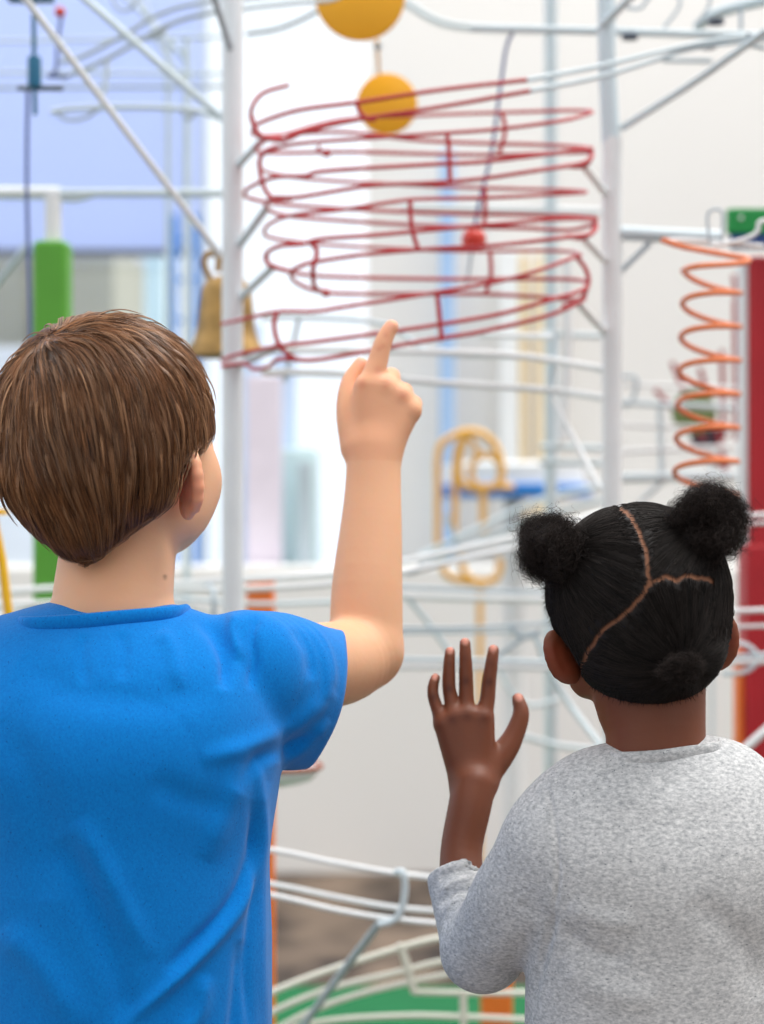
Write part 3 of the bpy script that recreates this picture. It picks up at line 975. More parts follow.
b.inputs['Base Color'].default_value = lin((214, 226, 255)) + (1,); b.inputs['Roughness'].default_value = .9
ts = N.new('ShaderNodeBsdfTranslucent'); ts.inputs['Color'].default_value = lin((214, 226, 255)) + (1,)
mx = N.new('ShaderNodeMixShader'); mx.inputs[0].default_value = .5
L.new(b.outputs[0], mx.inputs[1]); L.new(ts.outputs[0], mx.inputs[2]); L.new(mx.outputs[0], N['Material Output'].inputs['Surface'])
zb = P(0, 250, 5.85)[2]
MB().box((-8.8, 5.85, zb), (P(198, 0, 5.85)[0], 5.856, 4.5)).build('blind', bm_, win, False)['label'] = 'pale blue drawn sheet over the upper left glazing'
MB().box((-8.8, 5.84, zb - .02), (P(198, 0, 5.85)[0], 5.866, zb)).build('blind_bar', M['dark'], win, False)
struct(MB().box((-20, WY + .2, -.12), (14, 30, 0)).build('ground_outside', M['outside'], smooth=False))

# things beyond the glazing and along it
def boxthing(name, label, cat, x0, y0, x1, y1, Y, d, mat, z0=None, bev=.01, group=None):
    a, b_ = P(x0, y1, Y), P(x1, y0, Y)
    z = a[2] if z0 is None else z0
    o = MB().box((a[0], Y, z), (b_[0], Y + d, b_[2]), bev).build(name, mat, None, False)
    return tag(o, label, cat, group)
boxthing('building', 'low grey-beige block outside the glazing behind green post', 'building', 58, 236, 114, 600, 9.0, 2, M['block'], 0)
boxthing('building', 'grey-beige block outside, cut by the left edge of the view', 'building', -80, 236, 26, 600, 9.2, 2, M['block'], 0)
boxthing('building', 'long low white wall outside the glazing, below the grey-beige blocks', 'building', -200, 346, 112, 640, 8.6, .3, M['outside'], 0)
bl = boxthing('building', 'white building outside with small dark window beside green post', 'building', 116, 250, 165, 620, 12, 3, M['outside'], 0)
a, b_ = P(120, 292, 11.98), P(133, 256, 11.98)
MB().box((a[0], 11.97, a[2]), (b_[0], 12.02, b_[2])).build('window', M['dark'], bl, False)
boxthing('banner', 'narrow aqua board standing left of blue ladder', 'banner', 144, 255, 164, 420, 8, .05, M['aqua'], 0, .005)
boxthing('display_board', 'lilac board seen low behind left white post', 'board', 246, 375, 282, 432, 5.72, .02, M['lilac'], 0, .005)
boxthing('display_board', 'light blue board rising behind lilac board', 'board', 272, 345, 296, 470, 5.94, .02, M['sky'], 0, .005)
boxthing('display_case', 'pale aqua topped display case behind raised forearm', 'display case', 268, 448, 318, 560, 5.80, .10, M['aqua'], 0, .01)
boxthing('locker', 'narrow pale grey cabinet beside aqua display case', 'cabinet', 298, 462, 312, 600, 5.70, .06, M['grey'], 0, .005)
boxthing('display_board', 'saturated blue board behind brass bell', 'board', 222, 322, 262, 372, 5.90, .02, M['sky'], 0, .005)
# coloured strips along the plain wall, seen through the track
for (x0, y0, x1, y1, m_, lab) in (
        (440, 150, 455, 480, paint('sky_strip', (166, 198, 236), .7), 'tall light blue strip on wall behind the red track'),
        (500, 250, 519, 480, M['white'], 'tall white strip right of the light blue one'),
        (520, 255, 528, 470, paint('cream_strip', (236, 214, 172), .7), 'narrow cream strip beside white strip on wall'),
        (536, 255, 544, 470, paint('tan_strip', (238, 220, 184), .7), 'narrow tan strip behind far pale post')):
    a, b_ = P(x0, 520, 5.9), P(x1, y0, 5.9)
    o = MB().box((a[0], 5.9, 0), (b_[0], 5.94, b_[2]), .006).build('banner', m_, None, False)
    tag(o, lab, 'banner')
# blue pair of uprights (ladder) outside
lad = thing('ladder', 'blue upright ladder left of left white post', 'ladder', (P(185, 0, 5.75)[0], 5.75, 0))
for x in (175, 196):
    MB().tube([P(x, 215, 5.75), np.array((P(x, 0, 5.75)[0], 5.75, 0))], .011, 8).build('side_rail', M['blue'], lad)
for y in range(240, 560, 40):
    MB().tube([P(175, y, 5.75), P(196, y, 5.75)], .007, 6).build('rung', M['blue'], lad)

# ------------------------------------------------------------------ the ball machine
pz = .10
base = thing('platform', 'green low platform under the white frames', 'platform', (0, 3, 0))
MB().box((-2.6, 2.3, 0), (P(585, 0, 3.88)[0], 3.88, pz), .01).build('deck', M['gbase'], base, False)

def rail(name, m, r, pts, parent, Y=None, n=10, label=None):
    o = MB().tube(cr(pl(*pts, Y=Y), n), r).build(name, m, parent)
    if label: o['label'] = label
    return o

def drop(px, Y, y0, z=None):
    x = P(px, 0, Y)[0]
    return [P(px, y0, Y), np.array((x, Y, pz if z is None else z))]

# left white post with its long braces
lp = thing('frame_post', 'thick white upright post just right of the brass bell', 'post', (P(232, 0, 2.45)[0], 2.45, pz))
MB().tube(drop(232.5, 2.45, -260), R(10.6, 2.45), 20).build('pole', M['post'], lp)
MB().lathe((P(232.5, 0, 2.45)[0], 2.45, pz), [(.05, 0), (.05, .006), (.018, .012), (.018, .03)], 24).build('foot_plate', M['post'], lp)
rail('brace', M['white'], R(3.6, 2.35), [(-8, -45, 2.25), (220, 255, 2.45)], lp)
rail('brace', M['pale'], R(4, 2.45), [(40, -40, 2.5), (222, 118, 2.46)], lp)
rail('brace', M['grey'], R(3.6, 2.4), [(205, -30, 2.35), (231, 50, 2.44)], lp)
rail('support_arm', M['pale'], R(4, 2.4), [(236, 250, 2.45), (268, 206, 2.38)], lp)
rail('support_arm', M['pale'], R(4, 2.4), [(236, 168, 2.45), (262, 140, 2.38)], lp)
rail('support_arm', M['pale'], R(4, 2.4), [(238, 300, 2.45), (274, 266, 2.38)], lp)
rail('support_arm', M['pale'], R(4, 2.4), [(236, 366, 2.45), (277, 347, 2.30)], lp)

# right white post
rp_ = thing('frame_post', 'thick white upright post right of the red track', 'post', (P(611, 0, 2.5)[0], 2.5, pz))
MB().tube(drop(612, 2.5, 138), R(10, 2.5), 20).build('pole', M['white'], rp_)
MB().tube([P(611, 142, 2.5), P(607, 60, 2.5), P(605, -260, 2.5)], [R(9.5, 2.5), R(9, 2.5), R(9, 2.5)], 20).build('upper_pole', M['pale'], rp_)
MB().lathe((P(612, 0, 2.5)[0], 2.5, pz), [(.05, 0), (.05, .006), (.018, .012), (.018, .03)], 24).build('foot_plate', M['white'], rp_)
for (x0, y0, x1, y1) in ((583, 165, 606, 195), (583, 238, 606, 262), (578, 303, 605, 333)):
    rail('support_arm', M['white'], R(3.6, 2.45), [(x0, y0, 2.38), (x1, y1, 2.5)], rp_)
rail('support_arm', M['pale'], R(4, 2.5), [(600, 28, 2.5), (640, -12, 2.4)], rp_)
rail('support_arm', M['pale'], R(3.6, 2.5), [(622, 128, 2.5), (700, 78, 2.4), (770, 28, 2.3)], rp_)
rail('brace', M['white'], R(3.2, 2.55), [(552, 398, 2.62), (600, 489, 2.52)], rp_)
rail('cross_arm', M['pale'], R(7.5, 2.5), [(618, 233, 2.5), (722, 238, 2.5)], rp_)
rail('brace', M['grey'], R(3, 2.5), [(620, 272, 2.5), (650, 243, 2.5)], rp_)

# far pale posts
fp = thing('frame_post', 'thin pale blue upright post behind right end of the red track', 'post', (P(551, 0, 3.4)[0], 3.4, pz))
MB().tube(drop(551, 3.4, -200), R(6.5, 3.4), 16).build('pole', M['pale'], fp)
rail('cross_arm', M['pale'], R(3.5, 3.4), [(380, -14, 3.4), (410, 5, 3.4), (440, 22, 3.4), (480, 28, 3.4), (551, 30, 3.4)], fp)
rail('cross_arm', M['post'], R(4, 3.4), [(400, 207, 3.4), (600, 212, 3.4)], fp)
fp2 = thing('frame_post', 'faint white upright behind the blue ladder', 'post', (P(187, 0, 4)[0], 4, 0))
MB().tube(drop(187, 4, 40, 0), R(4, 4), 12).build('pole', M['pale'], fp2)
MB().tube(drop(168, 4, 40, 0), R(3, 4), 12).build('side_pole', M['pale'], fp2)
rail('cross_arm', M['pale'], R(3, 4), [(187, 60, 4), (150, 20, 4), (130, 0, 4), (100, -20, 4)], fp2)

# the red ball track
rt = thing('ball_track', 'red wire ball track winding down in long flat loops between white posts', 'ball track', tuple(P(420, 370, 2.33)))
N_, F_, E_ = 2.28, 2.46, 2.36
rr = R(2.25, 2.28)
def rr_(name, pts, r=rr, label=None):
    return rail(name, M['red'], r, pts, rt, N_, 8, label)
upper = [(527, 80), (440, 90), (360, 102), (300, 110), (262, 122, 2.32), (253, 130, 2.37), (262, 136, F_), (340, 132, F_), (430, 141, F_), (544, 145, F_), (580, 147, 2.42), (592, 149, 2.38), (580, 150, 2.33), (540, 155), (480, 162), (430, 164.5), (327, 171), (305, 176), (277, 177), (256, 184, 2.32), (245, 192, 2.37), (252, 199, 2.42), (300, 206, F_), (430, 213, F_), (560, 216, F_), (590, 218, 2.40), (594, 219, 2.36), (560, 219, 2.31), (500, 224), (430, 230), (377, 235), (322, 239), (303, 244), (280, 246), (267, 253, 2.32), (267, 262, 2.37), (280, 269, 2.42), (320, 276, F_), (430, 279, F_), (540, 279, F_), (578, 280, 2.42), (588, 285, 2.37), (578, 292, 2.32), (550, 300), (500, 314), (430, 326), (374, 334), (315, 342), (280, 346), (240, 354, 2.34), (222, 360, 2.40)]
lower = [(530, 91), (440, 107), (362, 119), (310, 130), (285, 140), (268, 139, 2.32), (256, 150, 2.37), (275, 153, F_), (350, 152, F_), (430, 154, F_), (500, 155, F_), (556, 153, 2.42), (590, 153, 2.36), (583, 163, 2.33), (540, 170), (480, 179), (430, 183), (369, 186), (300, 197), (275, 198), (266, 205, 2.33), (278, 214, 2.4), (320, 219, F_), (430, 226, F_), (520, 228, F_), (570, 230, 2.42), (595, 224, 2.37), (590, 234, 2.32), (560, 238), (500, 245), (430, 249), (369, 254), (315, 262), (299, 267), (291, 273, 2.32), (297, 283, 2.38), (322, 292, 2.42), (360, 294, F_), (430, 294, F_), (480, 294, F_), (540, 297, F_), (575, 300, 2.42), (585, 298, 2.37), (570, 307, 2.32), (540, 318), (480, 332), (430, 340), (364, 352), (315, 360), (290, 359), (277, 360), (268, 367, 2.33), (254, 369, 2.36), (244, 364, 2.40), (222, 366, 2.44)]
guard = [(289, 85), (262, 94), (251, 112), (256, 130, 2.32), (270, 138, 2.37), (340, 120, F_), (430, 115, F_), (520, 112, F_), (570, 110.5, 2.43), (591, 111.5, 2.38), (585, 115, 2.33), (560, 121), (500, 129), (447, 133), (372, 138), (315, 142), (285, 146), (264, 154, 2.32), (260, 168, 2.37), (285, 176, F_), (350, 182, F_), (484, 188, F_), (560, 190, F_), (586, 192, 2.38), (560, 194, 2.32), (480, 198), (430, 199), (400, 201), (340, 210), (300, 214), (277, 220, 2.32), (265, 229, 2.37), (272, 238, 2.42), (330, 245, F_), (430, 250, F_), (485, 251, F_), (560, 251, F_), (580, 255, 2.38), (572, 258, 2.33), (540, 270), (500, 281), (430, 293.5), (389, 300), (344, 307), (315, 311.5), (277, 312), (240, 320, 2.34), (222, 324, 2.42)]
rr_('track_rail', upper); rr_('track_rail', lower); rr_('guard_rail', guard, rr * .9)
ties = [[(357, 103), (360, 112), (368, 119), (376, 119)], [(447, 133), (449, 150), (450, 182)], [(410, 199), (411, 220), (413, 233), (418, 249)], [(437, 293), (439, 312), (442, 341)],
        [(502, 112, F_), (505, 128, F_), (503, 142, F_), (499, 153, F_)], [(485, 188, F_), (485, 216, F_), (483, 227, F_)], [(490, 251, F_), (491, 275, F_), (486, 293, F_)],
        [(591, 148, 2.36), (591, 157, 2.36), (584, 166, 2.36), (566, 166, 2.36)], [(596, 221, 2.36), (592, 232, 2.36), (582, 238, 2.36), (566, 236, 2.36)],
        [(576, 256, 2.36), (586, 270, 2.36), (588, 284, 2.36), (580, 300, 2.36), (562, 307, 2.36)],
        [(278, 146, 2.33), (262, 154, 2.33), (260, 170, 2.33), (264, 187, 2.33), (273, 198, 2.33), (292, 199, 2.33)],
        [(312, 244), (317, 252), (313, 270), (315, 287, 2.32), (326, 293, 2.36)], [(277, 312), (274, 324), (277, 340), (285, 352), (297, 360)],
        [(251, 115), (256, 130), (265, 138), (285, 141)], [(267, 252, 2.33), (267, 262, 2.33), (274, 267, 2.33), (292, 272, 2.33)], [(319, 146, F_), (320, 152, F_), (330, 155, F_)]]
for t in ties: rr_('tie', t, rr * 1.12)
MB().sphere(P(327, 153, F_), R(4.5, F_), 12).build('ball_stop', M['red'], rt)
MB().sphere(P(326, 293, 2.38), R(4.5, 2.38), 12).build('ball_stop', M['red'], rt)

# pale feed track that joins the red one
ft = thing('ball_track', 'pale grey two rail track running up right from the red track', 'ball track', tuple(P(650, 70, 2.35)))
rail('track_rail', M['pale'], R(2.4, 2.35), [(527, 80, 2.28), (600, 66, 2.32), (650, 54, 2.35), (710, 41, 2.38), (800, 28, 2.42)], ft)
rail('track_rail', M['pale'], R(2.4, 2.35), [(530, 91, 2.28), (600, 77, 2.32), (650, 62, 2.35), (700, 47, 2.38), (800, 36, 2.42)], ft)
rail('tie', M['grey'], R(2.4, 2.38), [(748, 32, 2.38), (750, 44, 2.39), (764, 48, 2.42)], ft)

# upper right beam, hooks
ub = thing('ball_track', 'pale beam with small wire hooks along the top right', 'ball track', tuple(P(680, 40, 2.6)))
rail('beam', M['pale'], R(4, 2.6), [(470, 28, 2.62), (600, 31, 2.6), (700, 34, 2.6), (800, 36, 2.6)], ub)
rail('beam', M['pale'], R(6, 2.7), [(698, 26, 2.75), (720, 12, 2.7), (780, -4, 2.6)], ub)
rail('hook', M['grey'], R(1.6, 2.6), [(664, 27, 2.6), (676, 12, 2.6), (680, 0, 2.6), (668, -14, 2.6)], ub)
rail('hook', M['grey'], R(1.6, 2.6), [(696, 24, 2.6), (708, 8, 2.6), (712, -12, 2.6)], ub)
rail('hook', M['grey'], R(1.8, 2.6), [(622, 6, 2.6), (640, 8, 2.6), (652, -8, 2.6)], ub)
rail('hook', M['grey'], R(2, 2.6), [(741, 8, 2.6), (741, 30, 2.6)], ub)
rail('cross_rail', M['grey'], R(2.4, 2.7), [(662, 60, 2.7), (712, 61, 2.7)], ub)
for x, y in ((630, 37), (716, 22), (708, 46)):
    MB().lathe(P(x, y, 2.58), [(.0005, -.004), (.012, -.003), (.012, .003), (.0005, .004)], 16).build('rubber_pad', M['dark'], ub)

# upper left tracks
ut = thing('ball_track', 'pale curved double rail arching at the top left behind the braces', 'ball track', tuple(P(150, 40, 2.9)))
rail('track_rail', M['grey'], R(2.6, 2.9), [(60, 62, 2.9), (85, 55, 2.9), (125, 34, 2.9), (160, 14, 2.9), (200, 3, 2.9), (300, -8, 2.9)], ut)
rail('track_rail', M['grey'], R(2.6, 2.9), [(60, 78, 2.9), (90, 67, 2.9), (130, 46, 2.9), (170, 24, 2.9), (215, 12, 2.9), (300, 2, 2.9), (330, 0, 2.9)], ut)
rail('tie', M['grey'], R(2.2, 2.9), [(125, 34, 2.9), (140, 38, 2.9), (158, 36, 2.9), (170, 24, 2.9)], ut)
rail('tie', M['grey'], R(1.8, 2.9), [(108, -10, 2.9), (118, 8, 2.9), (130, 9, 2.9), (140, -6, 2.9)], ut)
rail('support_arm', M['grey'], R(2.6, 2.9), [(246, 34, 2.9), (280, 28, 2.9), (312, 14, 2.9), (330, 0, 2.9)], ut)
ht = thing('ball_track', 'short pale horizontal rail ending in small loops left of left post', 'ball track', tuple(P(130, 112, 2.9)))
rail('track_rail', M['pale'], R(3, 2.9), [(50, 112, 2.9), (80, 108, 2.9), (150, 107, 2.9), (200, 111, 2.9), (224, 120, 2.9)], ht)
rail('end_loop', M['grey'], R(2, 2.9), [(100, 108, 2.9), (86, 117, 2.9), (70, 120, 2.9), (58, 114, 2.9), (64, 108, 2.9)], ht)
rail('end_loop', M['grey'], R(2, 2.9), [(182, 109, 2.9), (188, 119, 2.9), (196, 112, 2.9)], ht)
rail('hanger', M['pale'], R(2.4, 2.9), [(108, 60, 2.9), (102, 108, 2.9)], ht)
ll = thing('ball_track', 'thin pale rails crossing the blue sheet at the top left', 'ball track', tuple(P(100, 70, 3.6)))
for y0, y1 in ((42, 36), (72, 74), (88, 86)):
    rail('track_rail', M['grey' if y0 > 80 else 'pale'], R(2, 3.6), [(-40, y0, 3.6), (240, y1, 3.6)], ll)
rail('support_arm', M['pale'], R(2.4, 3.6), [(140, -10, 3.6), (160, 45, 3.6), (185, 82, 3.6)], ll)

# green post with its white cap arm
gp = thing('frame_post', 'thick green post with white arm on top, behind the boy', 'post', (P(53, 0, 2.9)[0], 2.9, pz))
MB().box((P(36, 0, 2.9)[0], 2.87, pz), (P(70, 0, 2.9)[0], 2.93, P(0, 243, 2.9)[2]), .006).build('sleeve', M['green'], gp, False)
MB().tube([P(53, 243, 2.9), P(53, 192, 2.9)], R(8.5, 2.9), 16).build('neck', M['white'], gp)
MB().tube([P(-60, 193, 2.9), P(60, 193, 2.9)], R(6.5, 2.9), 16).build('arm', M['post'], gp)
MB().tube([P(60, 193, 2.9), P(225, 193, 2.9)], R(4.2, 2.9), 16).build('arm', M['pale'], gp)
rail('brace', M['pale'], R(3.5, 2.9), [(60, 198, 2.9), (75, 199, 2.9), (92, 195, 2.9)], gp)
rail('brace', M['grey'], R(3.5, 3.0), [(-8, 290, 3.0), (28, 245, 3.0)], gp)

# hanging teal bobbin and its cable
tb = thing('pulley', 'teal metal spindle with cross bar hanging at the top left', 'pulley', tuple(P(34, 115, 2.5)))
MB().tube([P(33, -40, 2.5), P(35, 115, 2.5)], R(2.3, 2.5), 10).build('rod', M['teal'], tb)
c_ = P(34.5, 72, 2.5)
MB().lathe(c_, [(R(3, 2.5), -R(16, 2.5)), (R(7, 2.5), -R(15, 2.5)), (R(7, 2.5), R(13, 2.5)), (R(6, 2.5), R(15, 2.5)), (R(3, 2.5), R(15.5, 2.5))], 20).build('spool', M['teal'], tb)
MB().tube([P(19, 88, 2.52), P(62, 88, 2.48)], R(3.2, 2.5), 10).build('cross_bar', paint('pewter', (112, 122, 134), .35, .05, 12, .5), tb)
MB().box(P(8, 2, 2.5) - np.array((0, .01, 0)), P(54, -6, 2.5) + np.array((0, .01, 0)), .002).build('top_plate', M['teal'], tb, False)
cb = tag(MB().tube(cr(pl((28, 90), (27, 140), (27, 200), (29, 280), (31, 360), Y=2.56), 8), R(2, 2.5), 8).build('cable', M['dkblue']), 'blue cable hanging down from the teal spindle', 'cable')
sp = thing('pulley', 'small red bead on a blue wire hanger near top left', 'pulley', tuple(P(60, 75, 2.8)))
MB().sphere(P(60, 12, 2.8), R(5.5, 2.8), 14).build('bead', M['ball'], sp)
MB().tube(cr(pl((62, 14), (58, 40), (56, 70), (48, 76), (70, 76), Y=2.8), 6), R(1.8, 2.8), 8).build('wire', M['dkblue'], sp)

# brass bell
bx = P(226, 356, 2.6)
be = thing('bell', 'brass bell hanging behind left white post', 'bell', tuple(bx))
k = R(1, 2.6)
MB().lathe(bx, [(k * 30, k * 4), (k * 40, 0), (k * 39, k * 5), (k * 33, k * 14), (k * 29, k * 28), (k * 27, k * 50), (k * 25, k * 66), (k * 19, k * 76), (k * 8, k * 80)], 40).build('dome', M['brass'], be)
MB().tube(cr([bx + np.array((-k * 8 - k * 8, 0, k * 78)), bx + np.array((-k * 22, 0, k * 92)), bx + np.array((-k * 18, 0, k * 102)), bx + np.array((-k * 8, 0, k * 100)), bx + np.array((-k * 8, 0, k * 84))], 6), k * 3.5, 10).build('hanging_loop', M['brass'], be)
MB().sphere(bx + np.array((0, 0, k * 1)), k * 7, 16).build('clapper', M['brass'], be)

# yellow discs
def disc(name, px, py, r, Y, lab):
    o = MB().lathe(P(px, py, Y), [(R(r, Y) - .003, -.004), (R(r, Y), -.002), (R(r, Y), .002), (R(r, Y) - .003, .004)], 56, 'y').build(name, M['yellow'])
    return tag(o, lab, 'disc', 'yellow discs hanging above the track')
disc('disc', 360, -4, 45, 2.6, 'larger yellow disc cut by the top edge of the view')
disc('disc', 387, 104, 30.5, 2.72, 'smaller yellow disc hanging just behind the top red rails')
hk = thing('hanger', 'small grey link joining the two yellow discs', 'hanger', tuple(P(378, 72, 2.68)))
MB().tube(pl((377, 40, 2.64), (379, 74, 2.70)), R(1.6, 2.6), 8).build('rod', M['ytrack'], hk)
MB().sphere(P(378, 46, 2.65), R(4.5, 2.6), 12).build('swivel', M['grey'], hk)
lk = thing('hanger', 'pale wire clip laid over the larger yellow disc', 'hanger', tuple(P(325, 2, 2.55)))
rail('wire', M['pale'], R(2.4, 2.55), [(222, 12, 2.55), (280, 4, 2.55), (330, 0, 2.55), (345, -8, 2.55)], lk)

# red pendulum ball on a blue wire
pb = thing('pendulum', 'round red ball hanging on a thin blue-grey wire behind red track', 'pendulum', tuple(P(470, 285, 2.62)))
MB().sphere(P(474, 240, 2.62), R(12.5, 2.62), 24).build('ball', M['ball'], pb)
MB().tube(cr(pl((518, 26), (507, 45), (500, 90), (492, 150), (480, 200), (474, 232), Y=2.62), 6), R(1.7, 2.62), 8).build('wire', M['dkblue'], pb)
MB().tube(pl((472, 250), (467, 284), Y=2.62), R(1.5, 2.62), 8).build('tail_wire', M['grey'], pb)

# orange helical track
oc = thing('spiral_track', 'orange wire spiral hanging left of the red panel', 'spiral', tuple(P(708, 490, 2.25)))
pts = [P(662, 240, 2.25), P(680, 246, 2.26), P(705, 251, 2.27), P(732, 256, 2.28), P(748, 259, 2.25)]
y0 = 265.0
for i in range(0, 6 * 24 + 13):
    t = i / 24
    cx = 712.5 - 1.1 * t; rx = 28.5 + .5 * t
    y = 274 + 33.7 * t + 5.36 * math.sin(2 * math.pi * t) - 3.2 * math.cos(2 * math.pi * t)
    if t < .02: pts += [P(742, 263, 2.22), P(700, 266, 2.2)]
    pts.append(P(cx - rx * math.cos(2 * math.pi * t), y - 1, 2.25 + .055 * math.sin(2 * math.pi * t)))
MB().tube(cr(pts, 3), R(2.9, 2.25), 10).build('coil', M['orange'], oc)
rail('hanger', M['white'], R(2.4, 2.3), [(668, 240, 2.26), (700, 241, 2.3), (764, 246, 2.3)], oc)
rail('hanger', M['white'], R(2.4, 2.3), [(712, 246, 2.3), (742, 240, 2.3), (757, 232, 2.3), (760, 222, 2.3), (775, 220, 2.3)], oc)
rail('hanger', M['grey'], R(1.5, 2.3), [(710, 244, 2.3), (708, 214, 2.3), (722, 212, 2.3), (722, 244, 2.3)], oc)

# red panel with its sign
rp = thing('panel', 'tall red panel at the right edge under a green and blue sign', 'panel', (P(800, 0, 2.9)[0], 2.9, pz * 0))
a, b_ = P(750, 600, 2.9), P(860, 256, 2.9)
MB().box((a[0], 2.9, a[2]), (b_[0], 2.96, b_[2]), .004).build('board', M['redp'], rp, False)
a2, b2 = P(746, 745, 2.9), P(860, 545, 2.9)
MB().box((a2[0], 2.895, 0), (b2[0], 2.97, b2[2]), .004).build('lower_board', M['redp'], rp, False)
MB().box((P(739, 0, 2.9)[0], 2.91, 0), (a2[0], 2.95, P(0, 650, 2.9)[2]), .002).build('edge_strip', M['opost'], rp, False)
MB().box((P(742, 0, 2.9)[0], 2.91, b2[2]), (a[0], 2.94, b_[2]), .002).build('edge_strip', M['white'], rp, False)
sg = thing('sign', 'green over blue sign on top of the red panel', 'sign', tuple(P(760, 250, 2.88)))
a, b_ = P(728, 233, 2.86), P(850, 208, 2.86)
MB().box((a[0], 2.86, a[2]), (b_[0], 2.88, b_[2]), .003).build('green_field', M['sign_g'], sg, False)
a, b_ = P(731, 248, 2.865), P(850, 232, 2.865)
MB().box((a[0], 2.865, a[2]), (b_[0], 2.88, b_[2]), .003).build('blue_field', M['sign_b'], sg, False)
MB().sphere(P(741, 218, 2.858), R(2.2, 2.86), 10).build('screw', M['white'], sg)

# small red fan-like rods behind the spiral
rf = thing('wire_sculpture', 'dull red rods with an olive disc seen through the orange spiral', 'sculpture', tuple(P(705, 460, 3.6)))
for (x0, y0_, x1, y1) in ((672, 362, 700, 430), (655, 390, 705, 440), (700, 368, 726, 468), (722, 350, 724, 440), (690, 445, 728, 470), (735, 300, 736, 440), (734, 275, 737, 300)):
    MB().tube([P(x0, y0_, 3.6), P(x1, y1, 3.6)], R(2.6, 3.6), 8).build('rod', M['maroon'], rf)
MB().lathe(P(694, 412, 3.6), [(.03, -.006), (.045, -.004), (.045, .004), (.03, .006)], 28, 'y').build('disc', M['olive'], rf)
MB().lathe(P(706, 434, 3.62), [(.02, -.006), (.032, -.004), (.032, .004), (.02, .006)], 28, 'y').build('disc', M['dark'], rf)
MB().tube(drop(712, 3.62, 440, 0), R(2, 3.6), 8).build('stem', M['pale'], rf)

# yellow looped track in the background
yt = thing('ball_track', 'yellow arched and looped wire track between arm and girl', 'ball track', tuple(P(480, 600, 4.2)))
Yy = 4.2; ry = R(3.8, Yy)
def yr(name, pts, r=ry, close=False):
    MB().tube(cr(pl(*pts, Y=Yy), 8, close), r, 10).build(name, M['ytrack'], yt)
yr('arch', [(438, 560), (438, 500), (438, 458), (444, 442), (464, 432), (482, 434), (496, 447), (502, 469), (500, 486)])
yr('arch', [(454, 532), (455, 480), (457, 452), (464, 437), (470, 436)])
yr('arch', [(464, 437), (459, 460), (460, 480), (470, 488), (484, 490)])
yr('arch', [(468, 436), (476, 448), (474, 466)], ry * .8)
yr('ring', [(486 + 15 * math.cos(a), 472 + 17 * math.sin(a)) for a in np.linspace(0, 6.283, 13)[:-1]], ry * .9, True)
yr('cross_bar', [(461, 487), (514, 487)], ry)
yr('stem', [(483, 490), (483, 532)], ry)
yr('lower_loop', [(440, 560), (448, 576), (470, 582), (492, 581), (499, 572), (500, 558)], ry)
yr('lower_loop', [(462, 556), (464, 572), (476, 583)], ry)
x_ = P(480, 0, Yy)[0]
MB().tube([P(480, 583, Yy), P(480, 655, Yy), np.array((x_, Yy, 0))], [ry * .9, ry * .9, ry * .5], 10).build('leg', M['ytrack'], yt)
# blue round table top behind
bt = thing('table', 'blue edged round pale table behind the yellow looped track', 'table', (P(520, 0, 4.9)[0], 4.9, 0))
MB().lathe((P(515, 0, 4.9)[0], 4.95, P(0, 498, 4.9)[2]), [(.20, 0), (.215, .004), (.215, .034), (.20, .038)], 40).build('edge_ring', M['blue'], bt)
MB().lathe((P(515, 0, 4.9)[0], 4.95, P(0, 498, 4.9)[2] + .038), [(.195, 0), (.195, .05), (.15, .06)], 40).build('table_top', M['white'], bt)
MB().tube([np.array((P(515, 0, 4.9)[0], 4.95, P(0, 498, 4.9)[2])), np.array((P(515, 0, 4.9)[0], 4.95, 0))], .03, 16).build('leg', M['white'], bt)

# the middle white tracks
def track(label, name='ball_track', at=(400, 600, 2.6)):
    return thing(name, label, 'ball track', tuple(P(*at)))
t = track('pale double rail running from raised fingertip to right post', at=(430, 380, 2.62))
rail('track_rail', M['pale'], R(2.6, 2.62), [(262, 318, 2.7), (300, 317, 2.7), (384, 324, 2.68), (430, 351, 2.66), (500, 356, 2.64), (557, 360, 2.62), (604, 371, 2.55)], t)
rail('track_rail', M['white'], R(3.4, 2.62), [(262, 350, 2.7), (330, 350, 2.68), (430, 352, 2.62), (520, 356, 2.62), (604, 369, 2.55)], t)
rail('track_rail', M['white'], R(3.6, 2.62), [(262, 372, 2.7), (340, 374, 2.68), (430, 382, 2.62), (548, 390, 2.62), (604, 398, 2.55)], t)
rail('tie', M['pale'], R(3, 2.62), [(556, 332, 2.62), (555, 360, 2.62), (550, 394, 2.62)], t)
rail('tie', M['white'], R(3, 2.7), [(480, 335, 2.7), (558, 337, 2.64)], t)
rail('tie', M['grey'], R(2.2, 2.7), [(299, 318, 2.7), (292, 350, 2.7), (284, 382, 2.7)], t)
t = track('thick white double rail sweeping up behind the raised forearm', at=(400, 570, 2.6))
rail('track_rail', M['white'], R(3.6, 2.6), [(-60, 596, 2.75), (60, 588, 2.72), (170, 584, 2.66), (230, 580, 2.62), (330, 574, 2.6), (400, 562, 2.6), (470, 547, 2.62), (540, 531, 2.66), (604, 512, 2.7)], t)
rail('track_rail', M['white'], R(3.2, 2.6), [(-60, 608, 2.7), (100, 600, 2.68), (170, 591, 2.64), (250, 589, 2.6), (330, 584, 2.58), (400, 573, 2.58), (470, 558, 2.6), (545, 541, 2.64), (604, 524, 2.68)], t)
rail('tie', M['grey'], R(2.8, 2.6), [(204, 583, 2.64), (212, 588, 2.62), (214, 600, 2.6), (214, 630, 2.6), (214, 660, 2.6)], t)
rail('tie', M['grey'], R(1.8, 2.6), [(400, 572, 2.6), (410, 574, 2.6), (421, 570, 2.6), (421, 563, 2.6)], t)
t = track('pale low rail curving behind the boy neck and shoulder', at=(100, 610, 2.8))
